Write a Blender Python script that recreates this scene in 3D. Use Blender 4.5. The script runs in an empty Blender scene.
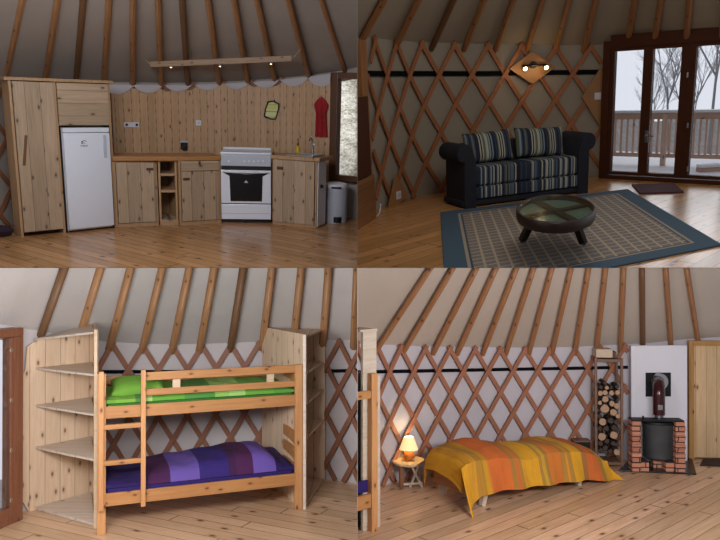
import bpy, bmesh, math, random
from mathutils import Vector, Matrix
R_ = random.Random(7)
C = bpy.context.scene.collection
F = 700.0
CAM = Vector((0, 0, 2.35))
def tilt(hz): return math.atan((270 - hz) / F)
AB = tilt(275)
V = Vector

# ------------------------------------------------------------------ rooms
class Room:
    def __init__(s, hz, H, key, roll=0.0):
        s.H, s.key = H, key
        s.R = Matrix.Rotation(math.radians(roll), 3, 'Y') @ Matrix.Rotation(tilt(hz), 3, 'X')   # room -> camera axes
        s.Ri = s.R.transposed()
        s.M = Matrix.Translation(CAM) @ (Matrix.Rotation(-AB, 3, 'X') @ s.R).to_4x4() @ Matrix.Translation((0, 0, -H))
    def ray(s, u, v): return s.Ri @ V(((u - 360) / F, 1, -(v - 270) / F))
    def proj(s, p):
        q = s.R @ (V(p) - V((0, 0, s.H))); return 360 + F * q.x / q.y, 270 - F * q.z / q.y
    def fl(s, u, v, z=0.0):
        r = s.ray(u, v); t = (z - s.H) / r.z
        return V((r.x * t, r.y * t, z))
    def aty(s, u, v, y):
        r = s.ray(u, v); t = y / r.y
        return V((r.x * t, y, s.H + r.z * t))
class Frame:                      # rigid frame standing on a room's floor
    def __init__(s, room, a, b):
        s.room = room
        pa = a if isinstance(a, V) else room.fl(*a)
        pb = b if isinstance(b, V) else room.fl(*b)
        ex = (pb - pa); s.W = ex.length; ex.normalize()
        s.o, s.ex, s.ey = pa, ex, V((-ex.y, ex.x, 0))
        m = Matrix.Identity(4)
        for i in range(3):
            m[i][0] = ex[i]; m[i][1] = s.ey[i]; m[i][2] = (0, 0, 1)[i]; m[i][3] = pa[i]
        s.L = m; s.M = room.M @ m
    def pt(s, u, v, y=0.0):       # point of the plane y seen at (u, v): local x, z
        r = s.room.ray(u, v); o = V((0, 0, s.room.H))
        q = s.o + s.ey * y
        t = (q - o).dot(s.ey) / r.dot(s.ey)
        p = o + r * t - s.o
        return p.dot(s.ex), p.z
    def flo(s, u, v, z=0.0):
        p = s.room.fl(u, v, z) - s.o
        return V((p.dot(s.ex), p.dot(s.ey), z))
ROLL = 1.9
TLr = Room(95, 1.78, 'TL', ROLL); TRr = Room(75, 1.52, 'TR', -3.2)
BLr = Room(275, 2.35, 'BL'); BRr = Room(275, 2.35, 'BR')
CLIP = {}

# ------------------------------------------------------------------ mesh builder
class MB:
    def __init__(s): s.v = []; s.f = []; s.m = []; s.uv = None
    def add(s, vs, fs, mi=0):
        b = len(s.v); s.v += [tuple(p) for p in vs]
        for f in fs: s.f.append([b + i for i in f]); s.m.append(mi)
        return s
    def hexa(s, p, mi=0):         # p: 4 bottom, 4 top
        return s.add(p, [(3, 2, 1, 0), (4, 5, 6, 7), (0, 1, 5, 4), (1, 2, 6, 5), (2, 3, 7, 6), (3, 0, 4, 7)], mi)
    def box(s, x0, x1, y0, y1, z0, z1, mi=0):
        return s.hexa([(x0, y0, z0), (x1, y0, z0), (x1, y1, z0), (x0, y1, z0), (x0, y0, z1), (x1, y0, z1), (x1, y1, z1), (x0, y1, z1)], mi)
    def bar(s, p, q, w, t, side=None, mi=0, w2=None, t2=None):   # w along side, t along normal
        p = V(p); q = V(q); d = (q - p).normalized()
        side = V(side) if side is not None else V((0, 0, 1))
        side = side - d * side.dot(d)
        if side.length < 1e-5: side = V((1, 0, 0)) - d * d.x
        side.normalize(); n = d.cross(side)
        w2 = w2 or w; t2 = t2 or t
        a = [p + side * (i * w / 2) + n * (j * t / 2) for i, j in ((-1, -1), (1, -1), (1, 1), (-1, 1))]
        b = [q + side * (i * w2 / 2) + n * (j * t2 / 2) for i, j in ((-1, -1), (1, -1), (1, 1), (-1, 1))]
        return s.hexa(a + b, mi)
    def tube(s, pts, r, n=10, mi=0, cap=True):
        pts = [V(p) for p in pts]; rs = r if isinstance(r, (list, tuple)) else [r] * len(pts)
        up = V((0, 0, 1)); rings = []
        for i, p in enumerate(pts):
            d = (pts[min(i + 1, len(pts) - 1)] - pts[max(i - 1, 0)]).normalized()
            a = up - d * up.dot(d)
            if a.length < .05: a = V((1, 0, 0)) - d * d.x
            a.normalize(); b = d.cross(a); up = a
            rings.append([p + (a * math.cos(k * math.tau / n) + b * math.sin(k * math.tau / n)) * rs[i] for k in range(n)])
        vs = [q for r_ in rings for q in r_]; fs = []
        for i in range(len(pts) - 1):
            for k in range(n): fs.append((i * n + k, i * n + (k + 1) % n, (i + 1) * n + (k + 1) % n, (i + 1) * n + k))
        if cap: fs.append(tuple(range(n))[::-1]); fs.append(tuple((len(pts) - 1) * n + k for k in range(n)))
        return s.add(vs, fs, mi)
    def lathe(s, prof, n=28, sx=1, sy=1, o=(0, 0, 0), mi=0):     # prof: (r, z) from bottom up
        vs = []; fs = []
        for r, z in prof:
            for k in range(n): vs.append((o[0] + r * sx * math.cos(k * math.tau / n), o[1] + r * sy * math.sin(k * math.tau / n), o[2] + z))
        for i in range(len(prof) - 1):
            for k in range(n): fs.append((i * n + k, i * n + (k + 1) % n, (i + 1) * n + (k + 1) % n, (i + 1) * n + k))
        fs.append(tuple(range(n))[::-1]); fs.append(tuple((len(prof) - 1) * n + k for k in range(n)))
        return s.add(vs, fs, mi)
    def prism(s, poly, y0, y1, mi=0):        # poly in xz, extruded in y
        n = len(poly)
        vs = [(x, y0, z) for x, z in poly] + [(x, y1, z) for x, z in poly]
        fs = [tuple(range(n)), tuple(range(n, 2 * n))[::-1]] + [(i, i + n, (i + 1) % n + n, (i + 1) % n) for i in range(n)]
        return s.add(vs, fs, mi)
    def slab(s, poly, z0, z1, mi=0):         # poly in xy
        n = len(poly)
        vs = [(x, y, z0) for x, y in poly] + [(x, y, z1) for x, y in poly]
        fs = [tuple(range(n))[::-1], tuple(range(n, 2 * n))] + [(i, (i + 1) % n, (i + 1) % n + n, i + n) for i in range(n)]
        return s.add(vs, fs, mi)
    def grid(s, fn, nu, nv, th=None, mi=0):  # fn(a,b)->point ; th: offset vector or fn -> closed sheet
        vs = [V(fn(i / nu, j / nv)) for j in range(nv + 1) for i in range(nu + 1)]
        w = nu + 1
        fs = [(j * w + i, j * w + i + 1, (j + 1) * w + i + 1, (j + 1) * w + i) for j in range(nv) for i in range(nu)]
        if th is not None:
            b = len(vs)
            vs += [vs[k] + (V(th(vs[k])) if callable(th) else V(th)) for k in range(b)]
            fs += [tuple(b + k for k in f[::-1]) for f in fs]
            edge = [i for i in range(w)] + [j * w + nu for j in range(1, nv + 1)] + [nv * w + i for i in range(nu - 1, -1, -1)] + [j * w for j in range(nv - 1, 0, -1)]
            for a_, b_ in zip(edge, edge[1:] + edge[:1]): fs.append((b_, a_, a_ + b, b_ + b))
        return s.add(vs, fs, mi)
    def build(s, name, mats, parent=None, room=None, M=None, bev=0, smooth=False, sub=0, seg=2):
        me = bpy.data.meshes.new(name); me.from_pydata(s.v, [], s.f)
        if not isinstance(mats, (list, tuple)): mats = [mats]
        for m in mats: me.materials.append(m)
        for p, mi in zip(me.polygons, s.m): p.material_index = mi
        bm = bmesh.new(); bm.from_mesh(me)
        bmesh.ops.recalc_face_normals(bm, faces=bm.faces)
        if bev: bmesh.ops.bevel(bm, geom=[e for e in bm.edges if e.is_manifold and e.calc_face_angle(0) > .5], offset=bev, segments=seg, profile=.6, affect='EDGES', clamp_overlap=True)
        if sub: bmesh.ops.subdivide_edges(bm, edges=bm.edges, cuts=sub, use_grid_fill=True, smooth=1.0)
        if smooth:
            for f in bm.faces: f.smooth = True
            for e in bm.edges: e.smooth = (not e.is_manifold) or e.calc_face_angle(0) < .7
        bm.to_mesh(me); bm.free()
        o = bpy.data.objects.new(name, me); C.objects.link(o)
        if parent is not None: o.parent = parent; CLIP[o.name] = CLIP.get(parent.name, room)
        else:
            CLIP[o.name] = room.key if room else None
            if M is not None: o.matrix_world = M
        return o
def thing(name, label, cat, M, room, group=None):
    o = bpy.data.objects.new(name, None); C.objects.link(o); o.matrix_world = M; o.empty_display_size = .1
    o['label'] = label; o['category'] = cat
    if group: o['group'] = group
    CLIP[o.name] = room.key
    return o
def tag(o, label, cat, group=None):
    o['label'] = label; o['category'] = cat
    if group: o['group'] = group
    return o
def struct(o): o['kind'] = 'structure'; return o
ORD = 'first second third fourth fifth sixth seventh eighth ninth tenth eleventh twelfth thirteenth fourteenth fifteenth sixteenth seventeenth eighteenth'.split()

# ------------------------------------------------------------------ materials
def srgb(h):
    if isinstance(h, str): h = [int(h[i:i + 2], 16) for i in (0, 2, 4)]
    return tuple(((c / 255) / 12.92 if c / 255 <= .04045 else ((c / 255 + .055) / 1.055) ** 2.4) for c in h) + (1,)
class N:
    def __init__(s, name):
        s.mat = bpy.data.materials.new(name); s.mat.use_nodes = True; s.t = s.mat.node_tree; s.n = s.t.nodes
        s.b = s.n['Principled BSDF']
    def new(s, typ, **k):
        n = s.n.new(typ)
        for a, b in k.items(): setattr(n, a, b)
        return n
    def put(s, sock, val):
        if isinstance(val, bpy.types.NodeSocket): s.t.links.new(val, sock)
        elif val is not None: sock.default_value = val
    def math(s, op, a, b=None, c=None, clamp=False):
        n = s.new('ShaderNodeMath', operation=op, use_clamp=clamp)
        s.put(n.inputs[0], a); s.put(n.inputs[1], b)
        if c is not None: s.put(n.inputs[2], c)
        return n.outputs[0]
    def mix(s, f, a, b, mode='MIX'):
        n = s.new('ShaderNodeMix', data_type='RGBA', blend_type=mode)
        s.put(n.inputs[0], f); s.put(n.inputs[6], a); s.put(n.inputs[7], b); return n.outputs[2]
    def comb(s, x, y, z):
        n = s.new('ShaderNodeCombineXYZ')
        for i, q in enumerate((x, y, z)): s.put(n.inputs[i], q)
        return n.outputs[0]
    def noise(s, vec, sc, det=3, rough=.55, dist=0):
        n = s.new('ShaderNodeTexNoise'); s.put(n.inputs['Vector'], vec); n.inputs['Scale'].default_value = sc
        n.inputs['Detail'].default_value = det; n.inputs['Roughness'].default_value = rough; n.inputs['Distortion'].default_value = dist
        return n.outputs['Fac']
    def ramp(s, fac, stops, interp='LINEAR'):
        n = s.new('ShaderNodeValToRGB'); cr = n.color_ramp; cr.interpolation = interp
        while len(cr.elements) < len(stops): cr.elements.new(.5)
        for e, (p, c) in zip(cr.elements, stops): e.position = p; e.color = c
        s.put(n.inputs[0], fac); return n.outputs[0]
    def xyz(s, rot=0, uv=False, gen=False):
        tc = s.new('ShaderNodeTexCoord'); v = tc.outputs['UV' if uv else 'Generated' if gen else 'Object']
        if rot:
            mp = s.new('ShaderNodeMapping'); s.put(mp.inputs['Vector'], v); mp.inputs['Rotation'].default_value = (0, 0, rot); v = mp.outputs[0]
        sp = s.new('ShaderNodeSeparateXYZ'); s.put(sp.inputs[0], v)
        return v, sp.outputs[0], sp.outputs[1], sp.outputs[2]
    def done(s, col, rough=.6, bump=None, bs=.2, bd=.01, metal=0, spec=None, **k):
        s.put(s.b.inputs['Base Color'], col); s.put(s.b.inputs['Roughness'], rough); s.b.inputs['Metallic'].default_value = metal
        if spec is not None: s.b.inputs['Specular IOR Level'].default_value = spec
        if bump is not None:
            n = s.new('ShaderNodeBump'); n.inputs['Strength'].default_value = bs; n.inputs['Distance'].default_value = bd
            s.put(n.inputs['Height'], bump); s.put(s.b.inputs['Normal'], n.outputs[0])
        return s.mat
def plain(name, h, rough=.6, metal=0, var=.06, sc=12, spec=None, emit=None, es=0):
    n = N(name); v, x, y, z = n.xyz(); c = srgb(h)
    f = n.noise(v, sc); col = n.mix(f, tuple(q * (1 - var) for q in c[:3]) + (1,), tuple(min(1, q * (1 + var)) for q in c[:3]) + (1,))
    m = n.done(col, rough, metal=metal, spec=spec)
    if emit: n.b.inputs['Emission Color'].default_value = srgb(emit); n.b.inputs['Emission Strength'].default_value = es
    return m
def wood(name, base, dark, grain='z', across='x', plank=.12, knots=.6, gap=.035, rot=0, rough=.55, var=.18, seed=0, gcol=None, ends=0, off=0, kd=3.0, dash=0, fine=1.0):
    """boards running along grain, repeated along across; ends = board length"""
    n = N(name); v, x, y, z = n.xyz(rot); ax = {'x': x, 'y': y, 'z': z}
    g, a = ax[grain], ax[across]; o = [ax[k] for k in 'xyz' if k not in (grain, across)][0]
    base = srgb(base); dark = srgb(dark)
    if plank:
        p = n.math('DIVIDE', n.math('ADD', a, 50.13 + off + seed * .37), plank); idx = n.math('FLOOR', p); fr = n.math('FRACT', p)
    else: idx = seed * 1.0; fr = None
    wn = n.new('ShaderNodeTexWhiteNoise', noise_dimensions='1D'); n.put(wn.inputs['W'], idx); rnd = wn.outputs['Value']
    gs = n.math('ADD', n.math('MULTIPLY', rnd, 9.0), g)
    vec = n.comb(n.math('MULTIPLY', a, 16.0 * fine), n.math('MULTIPLY', gs, .9 * fine), n.math('MULTIPLY', o, 9.0))
    gr = n.noise(vec, 2.2, 4, .6, .6)
    gr2 = n.noise(vec, 9, 3, .6)
    f = n.math('ADD', n.math('MULTIPLY', n.math('SUBTRACT', gr, .35), 1.5), n.math('MULTIPLY', n.math('SUBTRACT', gr2, .5), .5), clamp=True)
    col = n.mix(f, base, dark)
    # board tone
    t = n.math('ADD', 1 - var, n.math('MULTIPLY', rnd, 2 * var))
    col = n.mix(1.0, col, n.comb(t, t, n.math('POWER', t, 1.25)), 'MULTIPLY')
    if knots:
        kv = n.comb(n.math('ADD', n.math('MULTIPLY', a, kd * 1.7), seed * 3.1), n.math('MULTIPLY', gs, kd * .85), 0.0)
        vo = n.new('ShaderNodeTexVoronoi', voronoi_dimensions='2D'); n.put(vo.inputs['Vector'], kv); vo.inputs['Scale'].default_value = 1.6
        k = n.math('MULTIPLY', n.math('SUBTRACT', .11, vo.outputs['Distance']), 14.0, clamp=True)
        halo = n.math('MULTIPLY', n.math('SUBTRACT', .22, vo.outputs['Distance']), 2.2, clamp=True)
        pick = n.math('GREATER_THAN', n.new('ShaderNodeSeparateColor').outputs[0], 2)
        sc = n.new('ShaderNodeSeparateColor'); n.put(sc.inputs[0], vo.outputs['Color'])
        pick = n.math('LESS_THAN', sc.outputs[0], knots)
        col = n.mix(n.math('MULTIPLY', halo, pick), col, tuple(q * .62 for q in dark[:3]) + (1,))
        col = n.mix(n.math('MULTIPLY', n.math('MULTIPLY', k, pick), .92), col, tuple(q * w for q, w in zip(dark[:3], (.3, .2, .15))) + (1,))
    gc = srgb(gcol) if gcol else tuple(q * .3 for q in dark[:3]) + (1,)
    if plank and gap:
        gp = n.math('LESS_THAN', fr, gap)
        if dash:
            dd = n.math('FRACT', n.math('ADD', n.math('MULTIPLY', g, dash), n.math('MULTIPLY', rnd, .3)))
            gp = n.math('MULTIPLY', gp, n.math('ADD', .35, n.math('LESS_THAN', dd, .45), clamp=True))
        col = n.mix(n.math('MULTIPLY', gp, .85), col, gc)
    if ends:
        e = n.math('FRACT', n.math('DIVIDE', gs, ends)); col = n.mix(n.math('MULTIPLY', n.math('LESS_THAN', e, .006), .7), col, gc)
    return n.done(col, rough, bump=gr, bs=.12, bd=.004)
def canvas(name, h, warm=0):
    n = N(name); v, x, y, z = n.xyz(); c = srgb(h)
    f = n.noise(v, 1.6, 4); f2 = n.noise(v, 60, 2)
    col = n.mix(n.math('MULTIPLY', n.math('SUBTRACT', f, .3), 1.4, clamp=True), tuple(q * .86 for q in c[:3]) + (1,), c)
    hgt = n.math('ADD', n.math('MULTIPLY', f, .8), n.math('MULTIPLY', f2, .04))
    m = n.done(col, .85, bump=hgt, bs=.35, bd=.06); return m
def stripes(name, cols, w, axis='x', seed=0, rough=.85, gen=False):
    n = N(name); v, x, y, z = n.xyz(gen=gen); a = {'x': x, 'y': y, 'z': z}[axis]
    wn = n.new('ShaderNodeTexWhiteNoise', noise_dimensions='1D')
    n.put(wn.inputs['W'], n.math('FLOOR', n.math('DIVIDE', n.math('ADD', a, 20 + seed), w)))
    k = len(cols); col = n.ramp(wn.outputs['Value'], [(i / k, srgb(c)) for i, c in enumerate(cols)], 'CONSTANT')
    return n.done(col, rough, bump=n.noise(v, 150, 2), bs=.3, bd=.003)
def bands(name, stops, axis='x', L=1.0, rough=.9, thread=0, off=0, noise=.03):
    """stops: (pos 0..1, colour, thread strength)"""
    n = N(name); v, x, y, z = n.xyz(); a = {'x': x, 'y': y, 'z': z}[axis]
    t = n.math('DIVIDE', n.math('ADD', a, off), L)
    col = n.ramp(t, [(p, srgb(c)) for p, c in stops], 'CONSTANT')
    f = n.noise(v, 7, 3)
    if thread:
        wn = n.noise(n.comb(n.math('MULTIPLY', a, 90.0), n.math('MULTIPLY', y, 2.0), z), 1.0, 2)
        col = n.mix(n.math('MULTIPLY', n.math('GREATER_THAN', wn, .58), thread), col, srgb('6e4a1c'))
    col = n.mix(n.math('MULTIPLY', f, .25), col, tuple(q * .55 for q in srgb('c09040')[:3]) + (1,)) if thread else col
    return n.done(col, rough, bump=f, bs=.5, bd=.03)
def glass(name, rough=.02, tint=(1, 1, 1, 1), alpha=.12, flat=None):
    n = N(name); t = n.new('ShaderNodeBsdfTransparent'); g = n.new('ShaderNodeBsdfGlossy'); g.inputs['Roughness'].default_value = rough
    t.inputs[0].default_value = tint
    fr = n.new('ShaderNodeFresnel'); fr.inputs[0].default_value = 1.3
    m = n.new('ShaderNodeMixShader'); n.put(m.inputs[0], n.math('ADD', fr.outputs[0], alpha * .3, clamp=True) if flat is None else flat); n.put(m.inputs[1], t.outputs[0]); n.put(m.inputs[2], g.outputs[0])
    n.put(n.n['Material Output'].inputs[0], m.outputs[0]); return n.mat

M = {}
M['floorTL'] = wood('floor boards kitchen', 'b98a5c', '8c5a32', 'x', 'y', .14, .5, .06, rot=math.radians(35), rough=.25, ends=3.1, kd=1.7, var=.18)
M['floorTR'] = wood('floor boards lounge', 'd09a60', 'a87040', 'x', 'y', .14, .45, .055, rot=math.radians(-42), rough=.28, ends=3.1, kd=2.2)
M['floorBL'] = wood('floor boards bunk corner', 'dcb996', 'c1946a', 'x', 'y', .16, .5, .05, rot=math.radians(26), rough=.35, ends=3.1, kd=1.6, var=.12)
M['floorBR'] = wood('floor boards bedroom', 'e2bb98', 'b5845c', 'x', 'y', .14, .55, .05, rot=math.radians(-42), rough=.32, ends=3.1, kd=1.7, var=.16)
M['cvTL'] = canvas('kitchen canvas', 'a89c92'); M['cvTR'] = canvas('lounge canvas', 'a09482')  # same canvas, darker in the upper rooms to put their dimness into the colour
M['cvBL'] = canvas('bunk canvas', 'cdc5c4'); M['cvBR'] = canvas('bedroom canvas', 'd2cdd6')
M['rfTL'] = canvas('kitchen roof canvas', 'a3968b'); M['rfTR'] = canvas('lounge roof canvas', 'a89882')
M['rfBL'] = canvas('bunk roof canvas', 'c6beb8'); M['rfBR'] = canvas('bedroom roof canvas', 'c3b6aa')
for k, b, d in (('TL', '9a6c44', '6d4424'), ('TR', '9c6a40', '6e4526'), ('BL', 'a57a50', '73492b'), ('BR', 'a0714c', '744a2c')):
    M['raf' + k] = wood('rafter wood ' + k, b, d, 'z', 'x', 0, .25, 0, seed=3, kd=4)
    M['raf2' + k] = wood('darker rafter wood ' + k, [int(int(b[i:i + 2], 16) * .68) for i in (0, 2, 4)], d, 'z', 'x', 0, .4, 0, seed=8, kd=4)
for k, b, d in (('TL', '8f5c3c', '6b3f26'), ('TR', '9c6038', '7a4222'), ('BL', '8a5a42', '6a402c'), ('BR', 'a06a50', '7c4a35')):
    M['lat' + k] = plain('lattice lath wood ' + k, b, .6, var=.25, sc=6)
M['belt'] = plain('black strap webbing', '0c0c10', .9, spec=.1)
M['rawx'] = wood('rough sawn boards upright', 'b49a7e', '87705a', 'z', 'x', .17, .42, .03, seed=1, var=.12, kd=2.6)
M['rawh'] = wood('rough sawn boards level', 'b49a7e', '87705a', 'x', 'z', .15, .42, .03, seed=5, var=.12, kd=2.6)
M['rawe'] = wood('sawn edge wood', 'a98660', '7d5c3c', 'z', 'x', 0, .2, 0, seed=2)
M['inside'] = wood('cabinet inside wood', '9a7448', '6f4f2e', 'z', 'x', .2, .2, .02, seed=4)
M['back'] = wood('pine wainscot', 'bd9770', '9a7048', 'z', 'x', .095, .2, .09, seed=2, dash=7.5, var=.08)
M['worktop'] = wood('oiled worktop', 'b07c48', '94602f', 'x', 'y', .08, .1, .02, rough=.35, seed=6)
M['white'] = plain('white enamel', 'dcdfe8', .25, var=.02); M['whitep'] = plain('white plastic', 'd4d2d6', .4, var=.03)
M['greyp'] = plain('light grey plastic', 'b4b8c4', .4); M['black'] = plain('black plastic', '0b0b0d', .35)
M['blackm'] = plain('matt black iron', '141517', .55, metal=.3); M['oveng'] = plain('dark oven glass', '08080a', .08)
M['steel'] = plain('brushed steel', 'b4b4b8', .28, metal=.9); M['chrome'] = plain('chrome', 'd8d8dc', .12, metal=1)
M['handw'] = plain('dark carved handle wood', '4a3020', .6); M['hand2'] = plain('brown slot wood', '6b4628', .6)
M['red'] = plain('red towel cloth', '9c1f26', .95, var=.25, sc=9); M['lime'] = stripes('yellow green check cloth', ['b8ba5a', 'a6aa48', 'c6c67c', 'd0cf9a'], .02, 'z')
M['navytrim'] = plain('dark blue trim cloth', '1d2430', .9); M['rope'] = plain('hemp rope', 'a89470', .9)
M['bulbw'] = plain('lit halogen bulb', 'fff2d0', .4, emit='ffe6b0', es=5)
M['frameTL'] = plain('dark varnished window frame', '5a3a26', .4, var=.2, sc=5)
M['frameTR'] = plain('dark red brown door frame', '4a2818', .55, var=.2, sc=5, spec=.15)
M['frameBL'] = wood('brown door frame wood', '7c4f38', '57321f', 'z', 'x', 0, .2, 0, seed=6, rough=.4)
M['glass'] = glass('window glass'); M['yellow'] = plain('yellow dish soap', 'c8a020', .2)
M['purple'] = plain('dark purple cloth', '2a1624', .9)

# ------------------------------------------------------------------ yurt shell
def catmull(P, t):
    n = len(P) - 1; i = min(int(t * n), n - 1); f = t * n - i
    p0, p1, p2, p3 = P[max(i - 1, 0)], P[i], P[i + 1], P[min(i + 2, n)]
    if i == 0: p0 = p1 * 2 - p2
    if i + 2 > n: p3 = p2 * 2 - p1
    return .5 * ((2 * p1) + (p2 - p0) * f + (2 * p0 - 5 * p1 + 4 * p2 - p3) * f * f + (3 * p1 - p0 - 3 * p2 + p3) * f ** 3)
class Wall:
    def __init__(s, room, pts, apex):
        s.room = room; s.apex = V(apex)
        P = []
        for u, vb, vt in pts:
            p = room.fl(u, vb); r = room.ray(u, vt); h = room.H + r.z * p.y / r.y
            P.append(V((p.x, p.y, h)))
        K = 200; S = [catmull(P, i / K) for i in range(K + 1)]
        s.S = S; s.len = [0]
        for a, b in zip(S, S[1:]): s.len.append(s.len[-1] + (V((a.x, a.y)) - V((b.x, b.y))).length)
        s.L = s.len[-1]
    def at(s, l):
        l = max(0, min(s.L, l)); lo, hi = 0, len(s.len) - 1
        while hi - lo > 1:
            m = (lo + hi) // 2
            if s.len[m] <= l: lo = m
            else: hi = m
        f = (l - s.len[lo]) / max(1e-9, s.len[hi] - s.len[lo])
        p = s.S[lo].lerp(s.S[hi], f); d = (s.S[hi] - s.S[lo]); d.z = 0; d.normalize()
        return p, d, V((d.y, -d.x, 0))        # point (z = wall height), tangent, inward normal
    def pos(s, l, h, off=0.0):
        p, d, n = s.at(l); return V((p.x, p.y, 0)) + n * off + V((0, 0, h))
    def hgt(s, l): return s.at(l)[0].z
    def su(s, u, frac=1.0):       # arc length where the wall shows at column u
        best = None
        for i in range(401):
            l = s.L * i / 400; p = s.at(l)[0]; z = p.z * frac
            uu = s.room.proj((p.x, p.y, z))[0]
            if best is None or abs(uu - u) < best[0]: best = (abs(uu - u), l)
        return best[1]
WL = {
 'TL': Wall(TLr, [(-60, 240, 90), (0, 228, 86), (60, 220, 84), (130, 215, 84), (200, 212, 84), (270, 213, 80), (330, 217, 73), (357, 219.5, 67), (400, 226, 56)], TLr.aty(135, -550, 4.4)),
 'TR': Wall(TRr, [(320, 255, 30), (357, 225, 35), (380, 210, 38.5), (415, 198, 42.5), (445, 192.5, 44), (480, 188, 45), (520, 183.5, 46), (560, 180, 47), (603, 177, 46), (612, 177.6, 40.5), (660, 181, 38), (718, 185, 34), (800, 192, 26)], TRr.aty(760, -690, 4.5)),
 'BL': Wall(BLr, [(-60, 540, 318), (0, 522, 326), (28, 512, 331), (93, 492, 342), (150, 483, 346), (200, 478.5, 346), (250, 476.5, 344), (300, 477.5, 342), (345, 483, 342), (385, 491, 341)], BLr.aty(400, -720, 3.2)),
 'BR': Wall(BRr, [(290, 530, 334), (335, 505, 341), (378, 488, 346), (420, 479, 348), (470, 472, 349), (520, 467, 349.5), (570, 463.5, 349), (610, 461, 347), (650, 459, 345), (690, 457.5, 341), (750, 459, 337)], BRr.aty(641, -55, 5.8)),
}
def shell(k, side, floor_poly, win=None):
    W = WL[k]; rm = W.room
    # canvas wall, thick, behind the trellis
    m = MB(); n = 90; nv = 4
    L0, L1 = 0, W.L
    def f(a, b):
        l = L0 + (L1 - L0) * a; return W.pos(l, b * (W.hgt(l) + .02), -.045)
    ctr = sum((V((p.x, p.y, 0)) for p in W.S), V()) / len(W.S)
    segs = [(0, W.L)] if not win else win
    for (a0, a1, z0f, z1f) in [(s_ + (0, 1)) if len(s_) == 2 else s_ for s_ in segs]:
        def f(a, b, a0=a0, a1=a1, z0f=z0f, z1f=z1f):
            l = a0 + (a1 - a0) * a; return W.pos(l, (z0f + (z1f - z0f) * b) * (W.hgt(l) + .02), -.045)
        nn = max(2, int(n * (a1 - a0) / W.L))
        cen = V((W.apex.x, W.apex.y, 0))
        m.grid(f, nn, nv, th=lambda p, cen=cen: (V((p.x, p.y, 0)) - cen).normalized() * .05)
    struct(m.build('wall_' + side, M['cv' + k], None, rm, rm.M))
    # roof canvas: cone from the wall's top to the crown
    m = MB()
    def g(a, b):
        l = W.L * a; p = W.pos(l, W.hgt(l) + .02, -.045); q = p.lerp(W.apex, b * .8)
        s = math.sin(b * math.pi) * 0
        return q + V((0, 0, s))
    m.grid(g, 90, 14, th=(0, 0, .04))
    o = struct(m.build('ceiling_' + side, M['rf' + k], None, rm, rm.M))
    m = MB(); m.slab([(p.x, p.y) for p in floor_poly], -.08, 0)
    struct(m.build('floor_' + side, M['floor' + k], None, rm, rm.M))
def poly(room, pts): return [room.fl(*p) for p in pts]
def behind(W, extra=.12, n=24, L=None):
    L = L or W.L
    return [W.pos(L * i / n, 0, -extra) for i in range(n + 1)][::-1]
def rafters(k, us, where, w=.085, dark=(), wood2=(), top=True, zoff=0):
    W = WL[k]; rm = W.room
    for i, u in enumerate(us):
        if isinstance(u, tuple): u, vv = u; 
        else: vv = None
        l = W.su(u); n_ = W.at(l)[2]
        p = W.pos(l, W.hgt(l) - .03 + zoff, .0)
        if vv is not None:
            y = p.y; p = rm.aty(u, vv, y)
        d = (W.apex - p).normalized()
        side = d.cross(V((0, 0, 1))).normalized()
        nrm = side.cross(d)
        m = Matrix.Identity(4)
        base = p - nrm * .0
        for r in range(3): m[r][0] = side[r]; m[r][1] = nrm[r]; m[r][2] = d[r]; m[r][3] = base[r]
        mb = MB(); Lr = (W.apex - p).length * .78; bend = R_.uniform(-.02, .02)
        mb.tube([(0, 0, -.05), (bend * .5, 0, Lr * .3), (bend, 0, Lr * .6), (0, 0, Lr)], [w * .5, w * .52, w * .5, w * .42], 8)
        mat = M['raf2' + k] if i in dark else M['raf' + k]
        o = mb.build('rafter', mat, None, rm, rm.M @ m, smooth=True)
        tone = 'dark brown' if i in dark else 'brown'
        tag(o, f'{ORD[i]} from left of the {tone} roof poles above {where}', 'rafter', f'roof rafters above {where}')
def trellis(k, u_nodes, where, a_s, b_s, rows=5.6, lw=.05, nmiss=0, belt=True, beltrow=1):
    """diamond lattice of laths bent along the wall; u_nodes: columns of two neighbouring top nodes"""
    W = WL[k]; rm = W.room
    l0 = W.su(u_nodes[0]); l1 = W.su(u_nodes[1]); cnt = u_nodes[2]
    per = (l1 - l0) / cnt
    mid = W.pos((a_s + b_s) / 2, 0); Mm = rm.M @ Matrix.Translation(mid)
    t = thing('lattice_screen', f'diamond lattice of reddish brown laths lining the canvas wall {where}', 'lattice', Mm, rm)
    def lath(lt, sgn, off):
        ht = W.hgt(max(0, min(W.L, lt))); hh = ht / rows; half = per / 2
        seg = []; K = 14
        for i in range(K + 1):
            h = ht - .02 + .05 - (ht + .02) * i / K; l = lt + sgn * (ht - h) / hh * half
            if a_s - .001 <= l <= b_s + .001: seg.append((l, h))
        if len(seg) < 2: return
        mb = MB(); vs = []; 
        for l, h in seg:
            p, d, n = W.at(l); ll = math.hypot(half, hh); wd = V((d.x * hh / ll, d.y * hh / ll, sgn * half / ll)) * (lw / 2)
            c = V((p.x, p.y, 0)) + n * off + V((0, 0, max(.012, h))) - mid
            vs += [c - wd, c + wd, c + wd + n * .014, c - wd + n * .014]
        fs = [(0, 1, 2, 3), tuple(len(vs) - 4 + q for q in (3, 2, 1, 0))]
        for i in range(len(seg) - 1):
            for q in range(4): fs.append((i * 4 + q, i * 4 + (q + 1) % 4, i * 4 + 4 + (q + 1) % 4, i * 4 + 4 + q))
        mb.add(vs, fs); mb.build('lath', M['lat' + k], t)
    n0 = int((a_s - l0) / per) - 4; n1 = int((b_s - l0) / per) + 4
    for i in range(n0, n1 + 1):
        lath(l0 + i * per, 1, -.012); lath(l0 + i * per, -1, .004)
    return t, per, l0
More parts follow.
